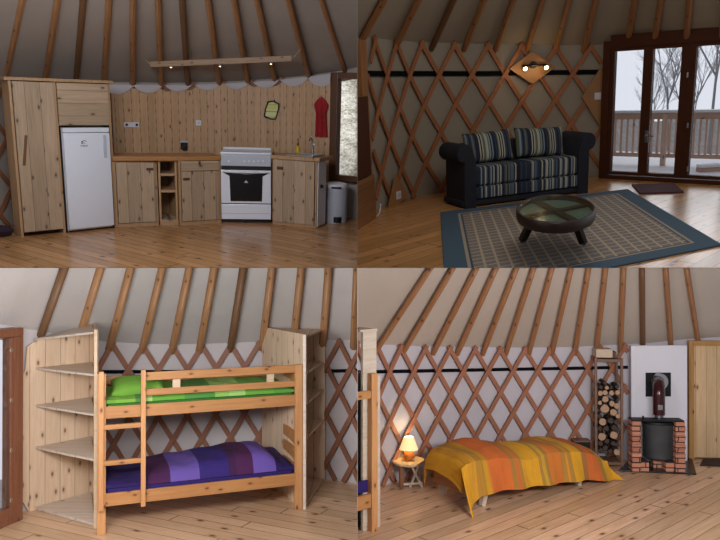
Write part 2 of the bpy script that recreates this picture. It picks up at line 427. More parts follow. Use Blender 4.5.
def strap(k, a_s, b_s, hf, where, th=.035):
    W = WL[k]; rm = W.room; mid = W.pos((a_s + b_s) / 2, 0)
    mb = MB(); n = 40; vs = []
    for i in range(n + 1):
        l = a_s + (b_s - a_s) * i / n; h = hf(l); p, d, nn = W.at(l)
        c = V((p.x, p.y, h)) - nn * .026 - mid
        vs += [c - V((0, 0, th / 2)), c + V((0, 0, th / 2)), c + V((0, 0, th / 2)) + nn * .008, c - V((0, 0, th / 2)) + nn * .008]
    fs = [(0, 1, 2, 3), tuple(len(vs) - 4 + q for q in (3, 2, 1, 0))]
    for i in range(n):
        for q in range(4): fs.append((i * 4 + q, i * 4 + (q + 1) % 4, i * 4 + 4 + (q + 1) % 4, i * 4 + 4 + q))
    mb.add(vs, fs)
    return tag(mb.build('strap', M['belt'], None, rm, rm.M @ Matrix.Translation(mid)), f'black strap running level behind the lattice {where}', 'strap')
def zline(k, v):                # height along the wall of image row v
    W = WL[k]
    def f(l):
        p = W.at(l)[0]; q = p.y
        # solve height whose row is v
        lo, hi = -1.0, 3.5
        for _ in range(30):
            m = (lo + hi) / 2; vv = W.room.proj((p.x, p.y, m))[1]
            if vv > (v(l) if callable(v) else v): lo = m
            else: hi = m
        return lo
    return f

W = WL['TL']
glw0, glw1 = W.su(337, .5), W.su(361, .5)
shell('TL', 'kitchen', [TLr.fl(-60, 275), TLr.fl(400, 275)] + behind(W), win=[(0, glw0), (glw0, W.L, 0, .26), (glw0, W.L, .93, 1)])
W = WL['TR']; LD = W.su(604, .5)
shell('TR', 'lounge', [TRr.fl(320, 275), TRr.fl(780, 275), TRr.fl(790, 190), TRr.fl(718, 184), TRr.fl(650, 179), TRr.fl(604, 176)] + behind(W, L=LD), win=[(0, LD)])
W = WL['BL']
dl = W.su(12, .4)
shell('BL', 'bunk_corner', [BLr.fl(-60, 590), BLr.fl(400, 590)] + behind(W), win=[(dl, W.L), (0, dl, .92, 1)])
W = WL['BR']
shell('BR', 'bedroom', [BRr.fl(320, 590), BRr.fl(780, 590)] + behind(W))
rafters('TL', [(5, 80), (45, 82), (76, 82), (104, 82), 133, 161, 188, 219, 248, 275, 309, (344, 69)], 'the kitchen', dark=(2, 6), w=.072)
rafters('TR', [(363, 38), 397, 433, 465, 496, 528, 556, 585, 628, 655, 687, 722], 'the lounge', dark=(2,), w=.075)
rafters('BL', [(0, 305), (42, 332), (80, 335), 110, 142, 172, 200, 231, 262, 293, 323, 354], 'the bunk bed', dark=(1, 7), w=.085)
rafters('BR', [(355, 325), 378, 405, 434, 459, 484, 507, 530, 553, 575, 597, 620, 643, 671, 699], 'the bed and stove', dark=(12,), w=.062)
W = WL['TL']; trellis('TL', (133, 309, 6), 'behind the kitchen panelling', 0, W.su(329), rows=5.6)
W = WL['TR']; tt, per, l0 = trellis('TR', (397, 556, 5), 'behind the striped sofa', W.su(366), LD - .02, rows=5.2, lw=.055)
strap('TR', W.su(364, .8), LD - .03, zline('TR', lambda l: 70.5 + 3 * min(1, l / 2.0) - max(0, l - 4) * 1.0), 'above the sofa', .06)
W = WL['BL']; trellis('BL', (142, 231, 3), 'behind the bunk bed', W.su(70), W.L, rows=5.7, lw=.055)
strap('BL', W.su(70), W.L, zline('BL', lambda l: 372 - 3 * max(0, min(1, (l - 4) / 1.5))), 'over the upper bunk', .04)
W = WL['BR']; trellis('BR', (378, 575, 8), 'behind the orange blanket bed', W.su(350), W.su(629), rows=5.6, lw=.05)
strap('BR', 0, W.su(629), zline('BR', lambda l: 374 - 1.3 * l), 'above the orange blanket', .04)

# ------------------------------------------------------------------ kitchen
def cabinet_handle(m, x, z, w=.05, h=.022, y=-.022): return m.box(x - w, x + w, y, y + .012, z - h, z + h)
f = Frame(TLr, (21.5, 237.5), (117, 227.5)); D = .25
Wd = f.W; ztop = f.pt(65, 82)[1]
def P(u, v, y=0): return f.pt(u, v, y)
t = thing('tall_cabinet', 'tall rough pine cabinet housing the white fridge', 'cabinet', f.M, TLr)
xa = P(65, 235)[0]; xdoor0 = .07
fz1 = P(84, 125.5)[1]
MB().box(0, .03, 0, D, 0, ztop).build('side_panel', M['rawe'], t, bev=.003)
MB().box(Wd - .03, Wd, 0, D, 0, ztop).build('side_panel', M['rawe'], t, bev=.003)
MB().box(xa - .015, xa + .015, 0, D, 0, ztop).build('side_panel', M['rawe'], t, bev=.003)
MB().box(.03, Wd - .03, D - .02, D, .0, ztop).build('back_panel', M['inside'], t)
MB().box(-.05, Wd + .03, -.04, D, ztop, ztop + .035).build('top_board', M['rawe'], t, bev=.004)
MB().box(xa + .015, Wd - .03, 0, D - .02, fz1, fz1 + .02).build('shelf', M['rawe'], t)
d = MB().box(.035, xa - .02, -.02, .0, .06, ztop - .01).build('door', M['rawx'], t, bev=.003)
hx, hz0 = P(26, 165); hz1 = P(28, 135)[1]
MB().bar((hx - .03, -.028, hz0), (hx + .02, -.028, hz1), .03, .014, (1, 0, 0)).build('handle', M['hand2'], d, bev=.004)
d2 = MB().box(xa + .02, Wd - .035, -.02, .0, fz1 + .005, ztop - .01).build('door', M['rawh'], t, bev=.003)
for a_, b_ in ((xa + .016, xa + .037), (Wd - .057, Wd - .031)): MB().box(a_, b_, .0, D - .03, .002, fz1 - .002).build('niche_lining', M['black'], t)  # black strips stand in for shade in the gaps beside the fridge
# fridge
x0, x1 = xa + .04, Wd - .06; zf = P(84, 127.5)[1]
t = thing('fridge', 'white upright fridge set into the tall pine cabinet', 'fridge', f.M @ Matrix.Translation(((x0 + x1) / 2, -.012, 0)), TLr)
hw = (x1 - x0) / 2
MB().box(-hw, hw, .0, D - .04, .02, zf).build('body', M['whitep'], t, bev=.01)
for sx in (-1, 1): MB().lathe([(.02, 0), (.02, .02)], 10, o=(sx * (hw - .05), .05, 0)).build('foot', M['black'], t)
d = MB().box(-hw, hw, -.055, -.004, .045, zf - .06).build('door', M['white'], t, bev=.014, smooth=True)
MB().box(-hw, hw, -.045, -.003, zf - .055, zf).build('top_trim', M['white'], t, bev=.008)
MB().box(hw - .09, hw - .055, -.075, -.055, zf - .36, zf - .09).build('handle', M['greyp'], d, bev=.006)
lg = MB().box(-.075, -.06, -.0575, -.054, zf - .175, zf - .16).box(-.075, -.06, -.0575, -.054, zf - .195, zf - .18)
for i in range(5): lg.tube([(-.035 + .022 * math.cos(a), -.056, zf - .168 + .018 * math.sin(a)) for a in (i * 1.05 + .0, i * 1.05 + .9)], .003, 5)
lg.build('logo', M['blackm'], d)
def text_on(parent, s, size, loc, mat):
    cu = bpy.data.curves.new('lettering', 'FONT'); cu.body = s; cu.size = size; cu.extrude = .0008; cu.align_x = 'CENTER'
    o = bpy.data.objects.new('lettering', cu); dg = None
    C.objects.link(o); bpy.context.view_layer.update()
    me = bpy.data.meshes.new_from_object(o.evaluated_get(bpy.context.evaluated_depsgraph_get())); bpy.data.objects.remove(o)
    o = bpy.data.objects.new('lettering', me); C.objects.link(o); me.materials.clear(); me.materials.append(mat)
    o.parent = parent; o.matrix_local = Matrix.Translation(loc) @ Matrix.Rotation(math.pi / 2, 4, 'X'); CLIP[o.name] = CLIP[parent.name]
    return o
text_on(d, 'indesit', .035, (-.045, -.0565, zf - .225), M['blackm'])
# low cabinets
def lowcab(a, b, top, label, door, drawer=None, hsl=None, D=.5, name='kitchen_cabinet'):
    f = Frame(TLr, a, b); zt = f.pt((a[0] + b[0]) / 2, top)[1]; W_ = f.W
    t = thing(name, label, 'cabinet', f.M, TLr)
    for x in (0, W_ - .025): MB().box(x, x + .025, 0, D, 0, zt).build('side_panel', M['rawe'], t, bev=.002)
    MB().box(.025, W_ - .025, D - .02, D, 0, zt).build('back_panel', M['inside'], t)
    MB().box(.025, W_ - .025, 0, D - .02, .035, .055).build('bottom_board', M['rawe'], t)
    MB().box(.025, W_ - .025, -.002, .02, 0, .05).build('plinth', M['rawe'], t)
    MB().box(.025, W_ - .025, 0, D - .02, zt - .02, zt).build('top_board', M['rawe'], t)
    return f, t, W_, zt
f, t, W_, zt = lowcab((116.5, 227.5), (159, 225.2), 161, 'low pine cabinet with single door beside the tall fridge cabinet', 1)
d = MB().box(.03, W_ - .03, -.02, -.003, .055, zt - .015).build('door', M['rawx'], t, bev=.003)
x, z = f.pt(149.5, 169); MB().box(x - .045, x + .045, -.026, -.018, z - .018, z + .018).build('handle', M['handw'], d, bev=.003)
f1 = f
f, t, W_, zt = lowcab((160.2, 225.6), (178.4, 225.1), 160, 'narrow open pine shelf unit between two low cabinets', 0, name='shelf_unit')
for v in (174.5, 191): 
    z = f.pt(169, v)[1]; MB().box(.025, W_ - .025, .01, .48, z - .02, z + .012).build('shelf', M['rawe'], t, bev=.002)
z = f.pt(169, 219.5)[1]; MB().box(.025, W_ - .025, .0, .48, .05, z).build('bottom_drawer', M['rawh'], t, bev=.002)
f, t, W_, zt = lowcab((180.2, 225.5), (221.3, 222.8), 160, 'low pine cabinet with drawer and door left of the stove', 1)
z1 = f.pt(200, 170.5)[1]
d = MB().box(.03, W_ - .03, -.02, -.003, .055, z1 - .008).build('door', M['rawx'], t, bev=.003)
x, z = f.pt(186, 179); MB().box(x - .045, x + .045, -.026, -.018, z - .018, z + .018).build('handle', M['handw'], d, bev=.003)
d = MB().box(.03, W_ - .03, -.02, -.003, z1, zt - .012).build('drawer', M['rawh'], t, bev=.003)
x, z = f.pt(199, 163); MB().box(x - .015, x + .015, -.03, -.018, z - .025, z + .025).build('handle', M['handw'], d, bev=.003)
# worktop left: follows both fronts
a0 = TLr.fl(115.5, 227.6); a1 = TLr.fl(179, 225.3); a2 = TLr.fl(221.6, 222.9)
zt0 = .835
fw = Frame(TLr, (116, 227.5), (221, 223)); zt0 = fw.pt(160, 160.5)[1]; zw = fw.pt(160, 153.5, .45)[1]
print('worktop z', zt0)
def wtop(pts, zb, th, label, mat, depth=.52, org=None):
    mb = MB(); f0 = [p for p in pts]; bk = []
    fr = Frame(TLr, V(pts[0]), V(pts[-1])); 
    loc = []
    for p in pts: q = p - fr.o; loc.append((q.dot(fr.ex), q.dot(fr.ey)))
    polyg = [(x, y - .03) for x, y in loc] + [(x, y + depth) for x, y in loc[::-1]]
    mb.slab(polyg, zb, zb + th)
    return fr, tag(mb.build('worktop', mat, None, TLr, fr.M, bev=.006), label, 'worktop')
wtop([a0, a1, a2], zt0 + .001, .055, 'long orange oiled wooden worktop between fridge cabinet and stove', M['worktop'])
# cooker
f = Frame(TLr, (221.8, 222.5), (271, 223)); W_ = f.W
def P(u, v, y=0): return f.pt(u, v, y)
t = thing('cooker', 'white freestanding cooker with dark glass oven door', 'cooker', f.M, TLr)
zp0 = P(246, 166)[1]; zp1 = P(246, 154.5)[1]; zl = P(246, 148)[1]
MB().box(.0, W_, .0, .55, .05, zp1 - .002).build('body', M['whitep'], t, bev=.006)
MB().box(.02, W_ - .02, .02, .5, 0, .05).build('plinth', M['black'], t)
MB().box(0, W_, -.045, .0, zp0, zp1).build('control_panel', M['greyp'], t, bev=.012)
for i in range(6):
    x, z = P(229 + 0 if i == 0 else 240 + i * 4.6, 161)
    MB().tube([(x, -.044, z), (x, -.062, z)], .014, 12).build('knob', M['white'], t)
MB().box(-.005, W_ + .005, -.03, .53, zp1, zp1 + .03).build('hob_lid', M['white'], t, bev=.012)
MB().box(0, W_, .45, .53, zp1 + .03, zp1 + .06).build('lid_hinge', M['white'], t, bev=.012)
zd0 = P(246, 203)[1]; zd1 = P(246, 168.5)[1]
MB().box(.004, W_ - .004, -.006, .0, zd0 - .01, zp0 - .002).build('door_seal', M['black'], t)
d = MB().box(.0, W_, -.04, -.006, zd0, zd1 - .02).build('oven_door', M['white'], t, bev=.01)
gx0 = P(230.5, 185)[0]; gx1 = P(262, 185)[0]
MB().prism([(gx0, zd0 + .03), (gx1, zd0 + .03), (gx1 + .01, zd1 - .1), (W_ - .03, zd1 - .055), (W_ * .5, zd1 - .075), (.03, zd1 - .055), (gx0 - .01, zd1 - .1)], -.044, -.036).build('oven_window', M['oveng'], d)
MB().tube([(.03, -.07, zd1 - .035), (W_ * .3, -.08, zd1 - .042), (W_ * .7, -.08, zd1 - .042), (W_ - .03, -.07, zd1 - .035)], .014, 8).build('door_handle', M['white'], d, smooth=True)
MB().prism([(W_ / 2 - .03, zd1 - .19), (W_ / 2 + .03, zd1 - .19), (W_ / 2, zd1 - .155)], -.0465, -.043).build('emblem', M['greyp'], d)
MB().box(0, W_, -.04, .0, .055, zd0 - .012).build('drawer', M['white'], t, bev=.008)
z = P(246, 213)[1]; MB().box(.01, W_ - .01, -.042, -.038, z - .004, z + .004).build('drawer_groove', M['greyp'], t)
# sink cabinet
f, t, W_, zt = lowcab((272.5, 223.8), (316, 228.2), 160, 'low pine sink cabinet at the right end of the kitchen', 1, D=.3)
d = MB().box(.02, W_ - .03, -.02, -.003, .04, zt - .01).build('door', M['rawx'], t, bev=.003)
x, z = f.pt(281, 168); MB().box(x - .05, x + .045, -.026, -.018, z - .022, z + .022).build('handle', M['handw'], d, bev=.003)
MB().box(W_ + .001, W_ + .012, .02, .29, .02, zt - .01).build('white_side', M['whitep'], t)
MB().tube([(W_ + .012, .12, zt * .62), (W_ + .04, .12, zt * .62)], .025, 10).build('knob', M['black'], t)
wf = Frame(TLr, (271.6, 223.6), (318, 228.4))
mb = MB().box(0, wf.W + .02, -.03, .42, zt + .001, zt + .05)
tag(mb.build('worktop', M['rawe'], None, TLr, wf.M, bev=.006), 'short greyish worktop carrying the steel sink', 'worktop')
sk = wf.M @ Matrix.Translation((wf.W * .58, .2, zt + .0515))
t = thing('sink', 'small stainless steel sink set in the short worktop', 'sink', sk, TLr)
mb = MB(); mb.box(-.2, .2, -.2, -.17, 0, .015).box(-.2, .2, .17, .2, 0, .015).box(-.2, -.17, -.17, .17, 0, .015).box(.17, .2, -.17, .17, 0, .015).build('rim', M['steel'], t, bev=.003)
MB().box(-.17, .17, -.17, .17, 0, .004).build('basin', M['steel'], t)
t = thing('tap', 'chrome mixer tap standing behind the steel sink', 'tap', wf.M @ Matrix.Translation((wf.W * .6, .41, zt + .0515)), TLr)
MB().lathe([(.028, 0), (.028, .02), (.018, .03), (.018, .12)], 14).build('body', M['chrome'], t, smooth=True)
MB().tube([(0, 0, .1), (0, -.02, .2), (0, -.06, .24), (0, -.12, .2)], .012, 8).build('spout', M['chrome'], t, smooth=True)
MB().tube([(0, 0, .12), (.03, -.0, .16)], .009, 8).build('lever', M['chrome'], t)
t = thing('soap_bottle', 'small yellow washing up bottle beside the tap', 'bottle', wf.M @ Matrix.Translation((wf.W * .3, .38, zt + .0515)), TLr)
MB().lathe([(.03, 0), (.034, .02), (.034, .08), (.012, .11)], 14).build('body', M['yellow'], t, smooth=True)
MB().lathe([(.012, 0), (.012, .03), (.005, .035), (.004, .08), (.012, .085), (.012, .095)], 10, o=(0, 0, .11)).build('pump', M['handw'], t)
# bin
c = TLr.fl(334, 223.6); bt = TLr.M @ Matrix.Translation(c + V((0, .14, 0)))
t = thing('pedal_bin', 'grey metal pedal bin beside the sink cabinet', 'bin', bt, TLr)
zb = TLr.aty(335, 183, c.y)[2]
MB().lathe([(.17, 0), (.175, .02), (.175, zb - .07)], 32).build('body', M['greyp'], t, smooth=True)
MB().lathe([(.178, zb - .07), (.18, zb - .05), (.17, zb - .025), (.12, zb - .01), (.03, zb)], 32).build('lid', M['whitep'], t, smooth=True)
MB().box(-.05, .09, -.19, -.12, zb - .075, zb - .05).build('hinge', M['navytrim'], t, bev=.01)
MB().slab([(.04 + .065 * math.cos(a * math.pi / 8), -.14 + -.05 * math.sin(a * math.pi / 8)) for a in range(9)], .02, .1).build('pedal', M['black'], t)
# pine backsplash along the wall with scalloped top edge
W = WL['TL']; la, lb = W.su(112, .7), W.su(331, .7); mid = W.pos((la + lb) / 2, 0)
topf = zline('TL', lambda l: 92 - 9 * min(1, max(0, (l - la) / (lb - la) * 1.3)) + 2.6 * math.sin(l * 20) )
mb = MB(); n = 260
vs = []
for i in range(n + 1):
    l = la + (lb - la) * i / n; z = topf(l); p = W.pos(l, 0, .03) - mid; q = W.pos(l, 0, .055) - mid
    vs += [p, V((p.x, p.y, z)), V((q.x, q.y, z)), q]
fs = [(0, 1, 2, 3), tuple(len(vs) - 4 + q for q in (3, 2, 1, 0))]
for i in range(n):
    for q in range(4): fs.append((i * 4 + q, i * 4 + (q + 1) % 4, i * 4 + 4 + (q + 1) % 4, i * 4 + 4 + q))
mb.add(vs, fs)
tag(mb.build('backsplash', M['back'], None, TLr, TLr.M @ Matrix.Translation(mid)), 'upright pine board panelling with wavy top edge behind the kitchen units', 'panelling')
s133, s309 = W.su(133), W.su(309)
mid2 = W.pos((la + lb) / 2, 0); bot = zline('TL', lambda l: 86.5 - 8 * min(1, max(0, (l - la) / (lb - la) * 1.2)) + 8.0 * abs(math.sin(math.pi * (l - s133) / ((s309 - s133) / 6))) ** .7)
def vf(a, b):
    l = la - .02 + (lb - la + .02) * a; p = W.pos(l, 0, .062 + .012 * math.sin(b * 3)) - mid2; zt_ = W.hgt(l) - .01
    return V((p.x, p.y, zt_ + (bot(l) - zt_) * b))
tag(MB().grid(vf, 170, 3, th=(0, -.006, 0)).build('canvas_valance', plain('pale lilac lining cloth', 'b9b1b4', .9), None, TLr, TLr.M @ Matrix.Translation(mid2), smooth=True), 'pale scalloped lining cloth drooping over the top of the pine panelling', 'valance')
# things on the panelling
def onwall(k, u, v, off):
    W = WL[k]; best = None
    for i in range(1, 300):
        l = W.L * i / 300; p, d, nn = W.at(l); r = W.room.ray(u, v); q = V((p.x, p.y, 0)) + nn * off
        tt = (q.dot(nn)) / r.dot(nn) if abs(r.dot(nn)) > 1e-4 else -1
        if tt <= 0: continue
        h = V((0, 0, W.room.H)) + r * tt; e = abs((h - q).dot(d))
        if best is None or e < best[0]: best = (e, h, d, nn)
    e, h, d, nn = best
    m = Matrix.Identity(4)
    for i in range(3): m[i][0] = d[i]; m[i][1] = -nn[i]; m[i][2] = (0, 0, 1)[i]; m[i][3] = h[i]
    return W.room.M @ m          # x along wall, -y out of wall
def socket(k, u, v, off, n, label, w=.07, name='wall_socket', mat='whitep', cat='socket', holes=True):
    rm = WL[k].room; t = thing(name, label, cat, onwall(k, u, v, off), rm)
    MB().box(-w * n / 2, w * n / 2, -.014, 0, -w / 2, w / 2).build('plate', M[mat], t, bev=.004)
    for i in range(n):
        x = (i - (n - 1) / 2) * w
        if holes and not (n == 3 and i == 1): MB().tube([(x, -.013, 0), (x, -.0165, 0)], .018, 12).build('outlet_hole', M['greyp'] if n < 3 else M['black'], t)
    return t
socket('TL', 131.5, 124.7, .056, 3, 'wide white triple socket plate on the pine panelling', .068)
socket('TL', 198.5, 122.8, .056, 1, 'square white single socket on the pine panelling', .075)
t = socket('TL', 184, 146, .056, 1, 'black socket adapter just above the long worktop', .1, 'socket_adapter', 'black', holes=False)
MB().box(-.03, .03, -.06, -.014, -.055, .0).build('plug', M['black'], t, bev=.006)
MB().box(-.06, .06, -.02, -.013, .05, .075).build('top_cap', M['greyp'], t, bev=.003)
# oven mitt
t = thing('oven_mitt', 'yellow green checked oven mitt with dark edge hanging on the panelling', 'oven mitt', onwall('TL', 274.5, 99.5, .062), TLr)
def rot(p, a): return (p[0] * math.cos(a) - p[1] * math.sin(a), p[0] * math.sin(a) + p[1] * math.cos(a))
out = [(-.09, -.28), (.02, -.29), (.09, -.27), (.10, -.1), (.08, -.03), (-.02, -.02), (-.085, -.05), (-.1, -.16)]
out = [rot(p, -.25) for p in out]; inn = [(x * .82, (z + .16) * .85 - .16) for x, z in out]
MB().prism(out, -.03, -.004).build('trim', M['navytrim'], t, bev=.008)
MB().prism(inn, -.038, -.028).build('cloth', M['lime'], t, bev=.004)
MB().tube([(-.0, -.015, 0), (.01, -.015, -.04)], .006, 6).build('loop', M['navytrim'], t)
MB().bar((-.08, -.02, -.06), (-.115, -.02, -.27), .04, .015, (1, 0, 0)).build('thumb', M['navytrim'], t, bev=.006)
# red towel: gathered at the hook
t = thing('towel', 'red towel hanging from a hook left of the window', 'towel', onwall('TL', 321.5, 97, .07), TLr)
def tw(a, b):
    z = -b * .56; w = .012 + .085 * min(1, (b / .12)) + .012 * b
    if b < .2: w = .012 + .1 * (b / .2) ** .7
    else: w = .112 - .035 * min(1, (b - .2) / .2) + .03 * max(0, b - .4)
    x = (a - .5) * 2 * w; return (x + .01 * b, -.02 - .016 * math.sin(a * 16) * min(1, b * 3), z)
MB().grid(tw, 28, 16, th=(0, .012, 0)).build('cloth', M['red'], t, smooth=True)
MB().tube([(0, .03, 0), (0, -.03, 0), (0, -.035, .02)], .006, 6).build('hook', M['steel'], t)
# hanging plank lamp
y0 = W.at(W.su(220))[0].y - .9
pl = TLr.aty(150, 64.5, y0); pr = TLr.aty(292, 58.5, y0)
pm = (pl + pr) / 2; t = thing('hanging_lamp', 'rough wooden beam lamp with three small spots hung below the rafters', 'lamp', TLr.M @ Matrix.Translation(pm), TLr)
MB().bar(pl - pm, pr - pm, .075, .05, (0, 0, 1)).build('beam', wood('weathered beam wood', '9a7a5a', '5c4028', 'x', 'z', 0, .5, 0, seed=9, kd=4), t, bev=.008)
for p, q, uu, vv in ((pl, (137.5, 50), 0, 0), (pr, (301, 48.5), 0, 0)):
    e = TLr.aty(q[0], q[1], y0 + .05)
    for dx in (-.0,): MB().tube([p - pm + V((0, 0, .0)), (p - pm).lerp(e - pm, .5) + V((0, 0, -.01)), e - pm, e - pm + V((0, .03, .12))], .006, 6).build('rope', M['rope'], t)
for u, v in ((171, 67.2), (220, 66.2), (271, 63.8)):
    p = TLr.aty(u, v, y0) - pm
    s = MB().lathe([(.012, 0), (.024, .015), (.02, .04)], 14, o=(p.x, p.y, p.z - .002)).build('spot', M['chrome'], t, smooth=True)
    MB().lathe([(.004, -.008), (.013, -.004), (.013, .002)], 12, o=(p.x, p.y, p.z)).build('bulb', M['bulbw'], s)
# window at the right end
ff = Frame(TLr, (330, 217.2), (372, 222.5))
t = thing('window_1', 'dark framed window at the right edge of the kitchen', 'window', ff.M @ Matrix.Translation((0, 0, 0)), TLr)
del t['label'], t['category']; t['kind'] = 'structure'
zwt = ff.pt(343, 72.5)[1]; zg1 = ff.pt(347, 79)[1]; zg0 = ff.pt(347, 175.5)[1]; zb = ff.pt(347, 181)[1]
xg0 = ff.pt(337.5, 130)[0]; xf0 = ff.pt(330.5, 130)[0]; xg1 = ff.pt(366, 130)[0]; xo = ff.pt(373, 130)[0]
mb = MB().box(xf0, xg0, -.03, .09, zb, zwt).box(xg0, xo, -.03, .09, zg1, zwt).box(xg0, xo, -.03, .09, zb, zg0).box(xg1, xo, -.03, .09, zg0, zg1)
mb.build('window_frame', M['frameTL'], t, bev=.006)
MB().box(xg0, xg1, .03, .036, zg0, zg1).build('pane', M['glass'], t)
# purple bundle at the far left and strap knot
c = TLr.fl(1, 236); MBb = MB()
tag(MB().lathe([(.02, 0), (.1, .02), (.13, .07), (.1, .11), (.03, .13)], 18, 1.2, .8).build('cloth_bundle', M['purple'], None, TLr, TLr.M @ Matrix.Translation(c), smooth=True), 'small dark purple bundle on the floor left of the tall cabinet', 'bundle')
# slope outside the window
n = N('dry hillside'); v_, x, y, z = n.xyz()
fa = n.noise(v_, 5, 6, .7); fb = n.noise(v_, 22, 4, .7)
col = n.mix(n.math('MULTIPLY', n.math('SUBTRACT', n.math('ADD', n.math('MULTIPLY', fa, .5), n.math('MULTIPLY', fb, .5)), .42), 6, clamp=True), srgb('8c8774'), srgb('e6e4dc'))
M['hill'] = n.done(col, .95)
a = TLr.aty(330, 190, 12.5); b_ = TLr.aty(420, 40, 19)
mb = MB()
def hill(a_, b__): return (-2.2 + 5 * a_, 11.5 + 11 * b__, .2 + 6.5 * b__ + .15 * math.sin(a_ * 17 + b__ * 9))
mb.grid(hill, 30, 20, th=(0, 0, -.3))
struct(mb.build('hill', M['hill'], None, TLr, TLr.M, smooth=True))
# ------------------------------------------------------------------ lounge
NAVY = ['161a2c', '2e3a4c', 'a2a294', '52626a', '1c2134', 'aca892', '3e4c5c', '12141e', '7f9096', '222c40', '666a54', '262e3e']
M['str'] = stripes('navy striped sofa fabric', NAVY, .018, 'x'); M['str2'] = stripes('navy striped cushion fabric', NAVY, .016, 'x', seed=3)
n = N('dark navy sofa cloth'); v_, x, y, z = n.xyz(); M['navy'] = n.done(n.mix(n.noise(v_, 8), srgb('15161f'), srgb('23242f')), .9, bump=n.noise(v_, 120, 2), bs=.3, bd=.003)
M['trimwood'] = plain('dark carved wood', '2c1910', .5, var=.3, sc=9); M['trimwood2'] = plain('dark leg wood', '20130d', .4, var=.3)
f = Frame(TRr, (463.5, 209.5), (589.5, 192.8)); W_ = f.W; D = .48
def P(u, v, y=0): return f.pt(u, v, y)
t = thing('sofa', 'dark navy two seat sofa with striped seat and rolled arms', 'sofa', f.M, TRr)
za = P(470, 144)[1]; aw = .17; zs0 = P(478, 187)[1]; zs1 = P(478, 169)[1]; zb0 = P(478, 199)[1]
MB().box(.0, W_, .03, D, .02, zb0 - .01).build('base', M['navy'], t, bev=.02)
def arm(sx):
    m = MB(); xo = 0 if sx < 0 else W_; s = -1 if sx < 0 else 1
    prof = [(-.02, .0), (-.02, za - .19)]
    cx, cz, r = -.035, za - .105, .105
    for i in range(13):
        a = math.radians(-70 + i * (250 / 12)) 
        prof.append((cx + r * math.cos(a), cz + r * math.sin(a)))
    prof += [(-aw, za - .2), (-aw, 0)]
    pts = [(xo + s * p, z) for p, z in prof]
    m.prism(pts, .0, D - .04); return m
for sx in (-1, 1): arm(sx).build('arm', M['navy'], t, bev=.015, smooth=True)
MB().box(aw, W_ - aw, D - .12, D, .02, za - .03).build('backrest', M['navy'], t, bev=.04, smooth=True)
MB().box(aw + .005, W_ - aw - .005, .01, D - .12, zs0 + .005, zs1 + .02).build('seat_cushion', M['str'], t, bev=.045, smooth=True, seg=4)
MB().box(aw + .005, W_ - aw - .005, .0, D - .15, zb0, zs0).build('seat_base', M['str'], t, bev=.02, smooth=True)
def pillow(name, w, h, d, mat, label, Mx, rm, n=14, grp=None):
    mb = MB(); vs = []; m = MB()
    def g(sgn):
        def fn(a, b):
            x = (a - .5) * 2; z = (b - .5) * 2
            e = (1 - abs(x) ** 3.2) * (1 - abs(z) ** 3.2); k = 1 - .05 * (1 - abs(z)) * abs(x) ** 3
            return (x * w / 2 * (1 - .04 * (1 - z * z)), sgn * d / 2 * max(0, e) ** .55, h / 2 + z * h / 2 * (1 - .05 * (1 - x * x)))
        return fn
    m.grid(g(-1), n, n).grid(g(1), n, n)
    o = m.build(name, mat, None, rm, Mx)
    bm = bmesh.new(); bm.from_mesh(o.data); bmesh.ops.remove_doubles(bm, verts=bm.verts, dist=1e-4); bmesh.ops.recalc_face_normals(bm, faces=bm.faces)
    for fc in bm.faces: fc.smooth = True
    bm.to_mesh(o.data); bm.free()
    return tag(o, label, name, grp)
ya = D - .24
for u0, u1, vt, vb, lab, tz in ((465.5, 514, 131.5, 165, 'striped back cushion at the left end of the sofa', -.03), (516, 565, 127.5, 161, 'striped back cushion at the right end of the sofa', .05)):
    x0, z1 = P(u0, vt, ya); x1 = P(u1, vt, ya)[0]; h = P((u0 + u1) / 2, vt + 1, ya + .1)[1] - zs1 - .0
    pillow('cushion', x1 - x0, h, .14, M['str2'], lab, f.M @ Matrix.Translation(((x0 + x1) / 2, ya, zs1 + .03)) @ Matrix.Rotation(-.22, 4, 'X') @ Matrix.Rotation(tz, 4, 'Y'), TRr, grp='striped back cushions on the sofa')
# rug
cs = [TRr.fl(446, 302), TRr.fl(722, 246), TRr.fl(627.5, 190), TRr.fl(440.5, 213.2)]
o0 = cs[3]; ex = (cs[2] - cs[3]).normalized()
print('rug', [(cs[i] - cs[(i + 1) % 4]).length for i in range(4)])
n = N('blue bordered rug'); v_, x, y, z = n.xyz(uv=True)
L1, L2 = (cs[2] - cs[3]).length, (cs[0] - cs[3]).length
xm = n.math('MULTIPLY', x, L1); ym = n.math('MULTIPLY', y, L2)
dx = n.math('MINIMUM', xm, n.math('SUBTRACT', L1, xm)); dy = n.math('MINIMUM', ym, n.math('SUBTRACT', L2, ym)); dm = n.math('MINIMUM', dx, dy)
g1 = n.math('LESS_THAN', n.math('FRACT', n.math('DIVIDE', xm, .115)), .2); g2 = n.math('LESS_THAN', n.math('FRACT', n.math('DIVIDE', ym, .115)), .2)
gg = n.math('MAXIMUM', g1, g2)
h1 = n.math('LESS_THAN', n.math('FRACT', n.math('DIVIDE', xm, .0575)), .3); h2 = n.math('LESS_THAN', n.math('FRACT', n.math('DIVIDE', ym, .0575)), .3)
col = n.mix(n.math('MULTIPLY', n.math('MULTIPLY', h1, h2), .35), srgb('8a807a'), srgb('a89c8c'))
col = n.mix(gg, col, srgb('c4b296'))
b1 = n.math('LESS_THAN', dm, .255); b2 = n.math('LESS_THAN', dm, .235); b3 = n.math('LESS_THAN', dm, .205); 
col = n.mix(b1, col, srgb('3c5366')); col = n.mix(b2, col, srgb('b5a58c')); col = n.mix(b3, col, srgb('4a6375'))
nz = n.noise(v_, 240, 2); col = n.mix(n.math('MULTIPLY', nz, .35), col, srgb('2c3640'))
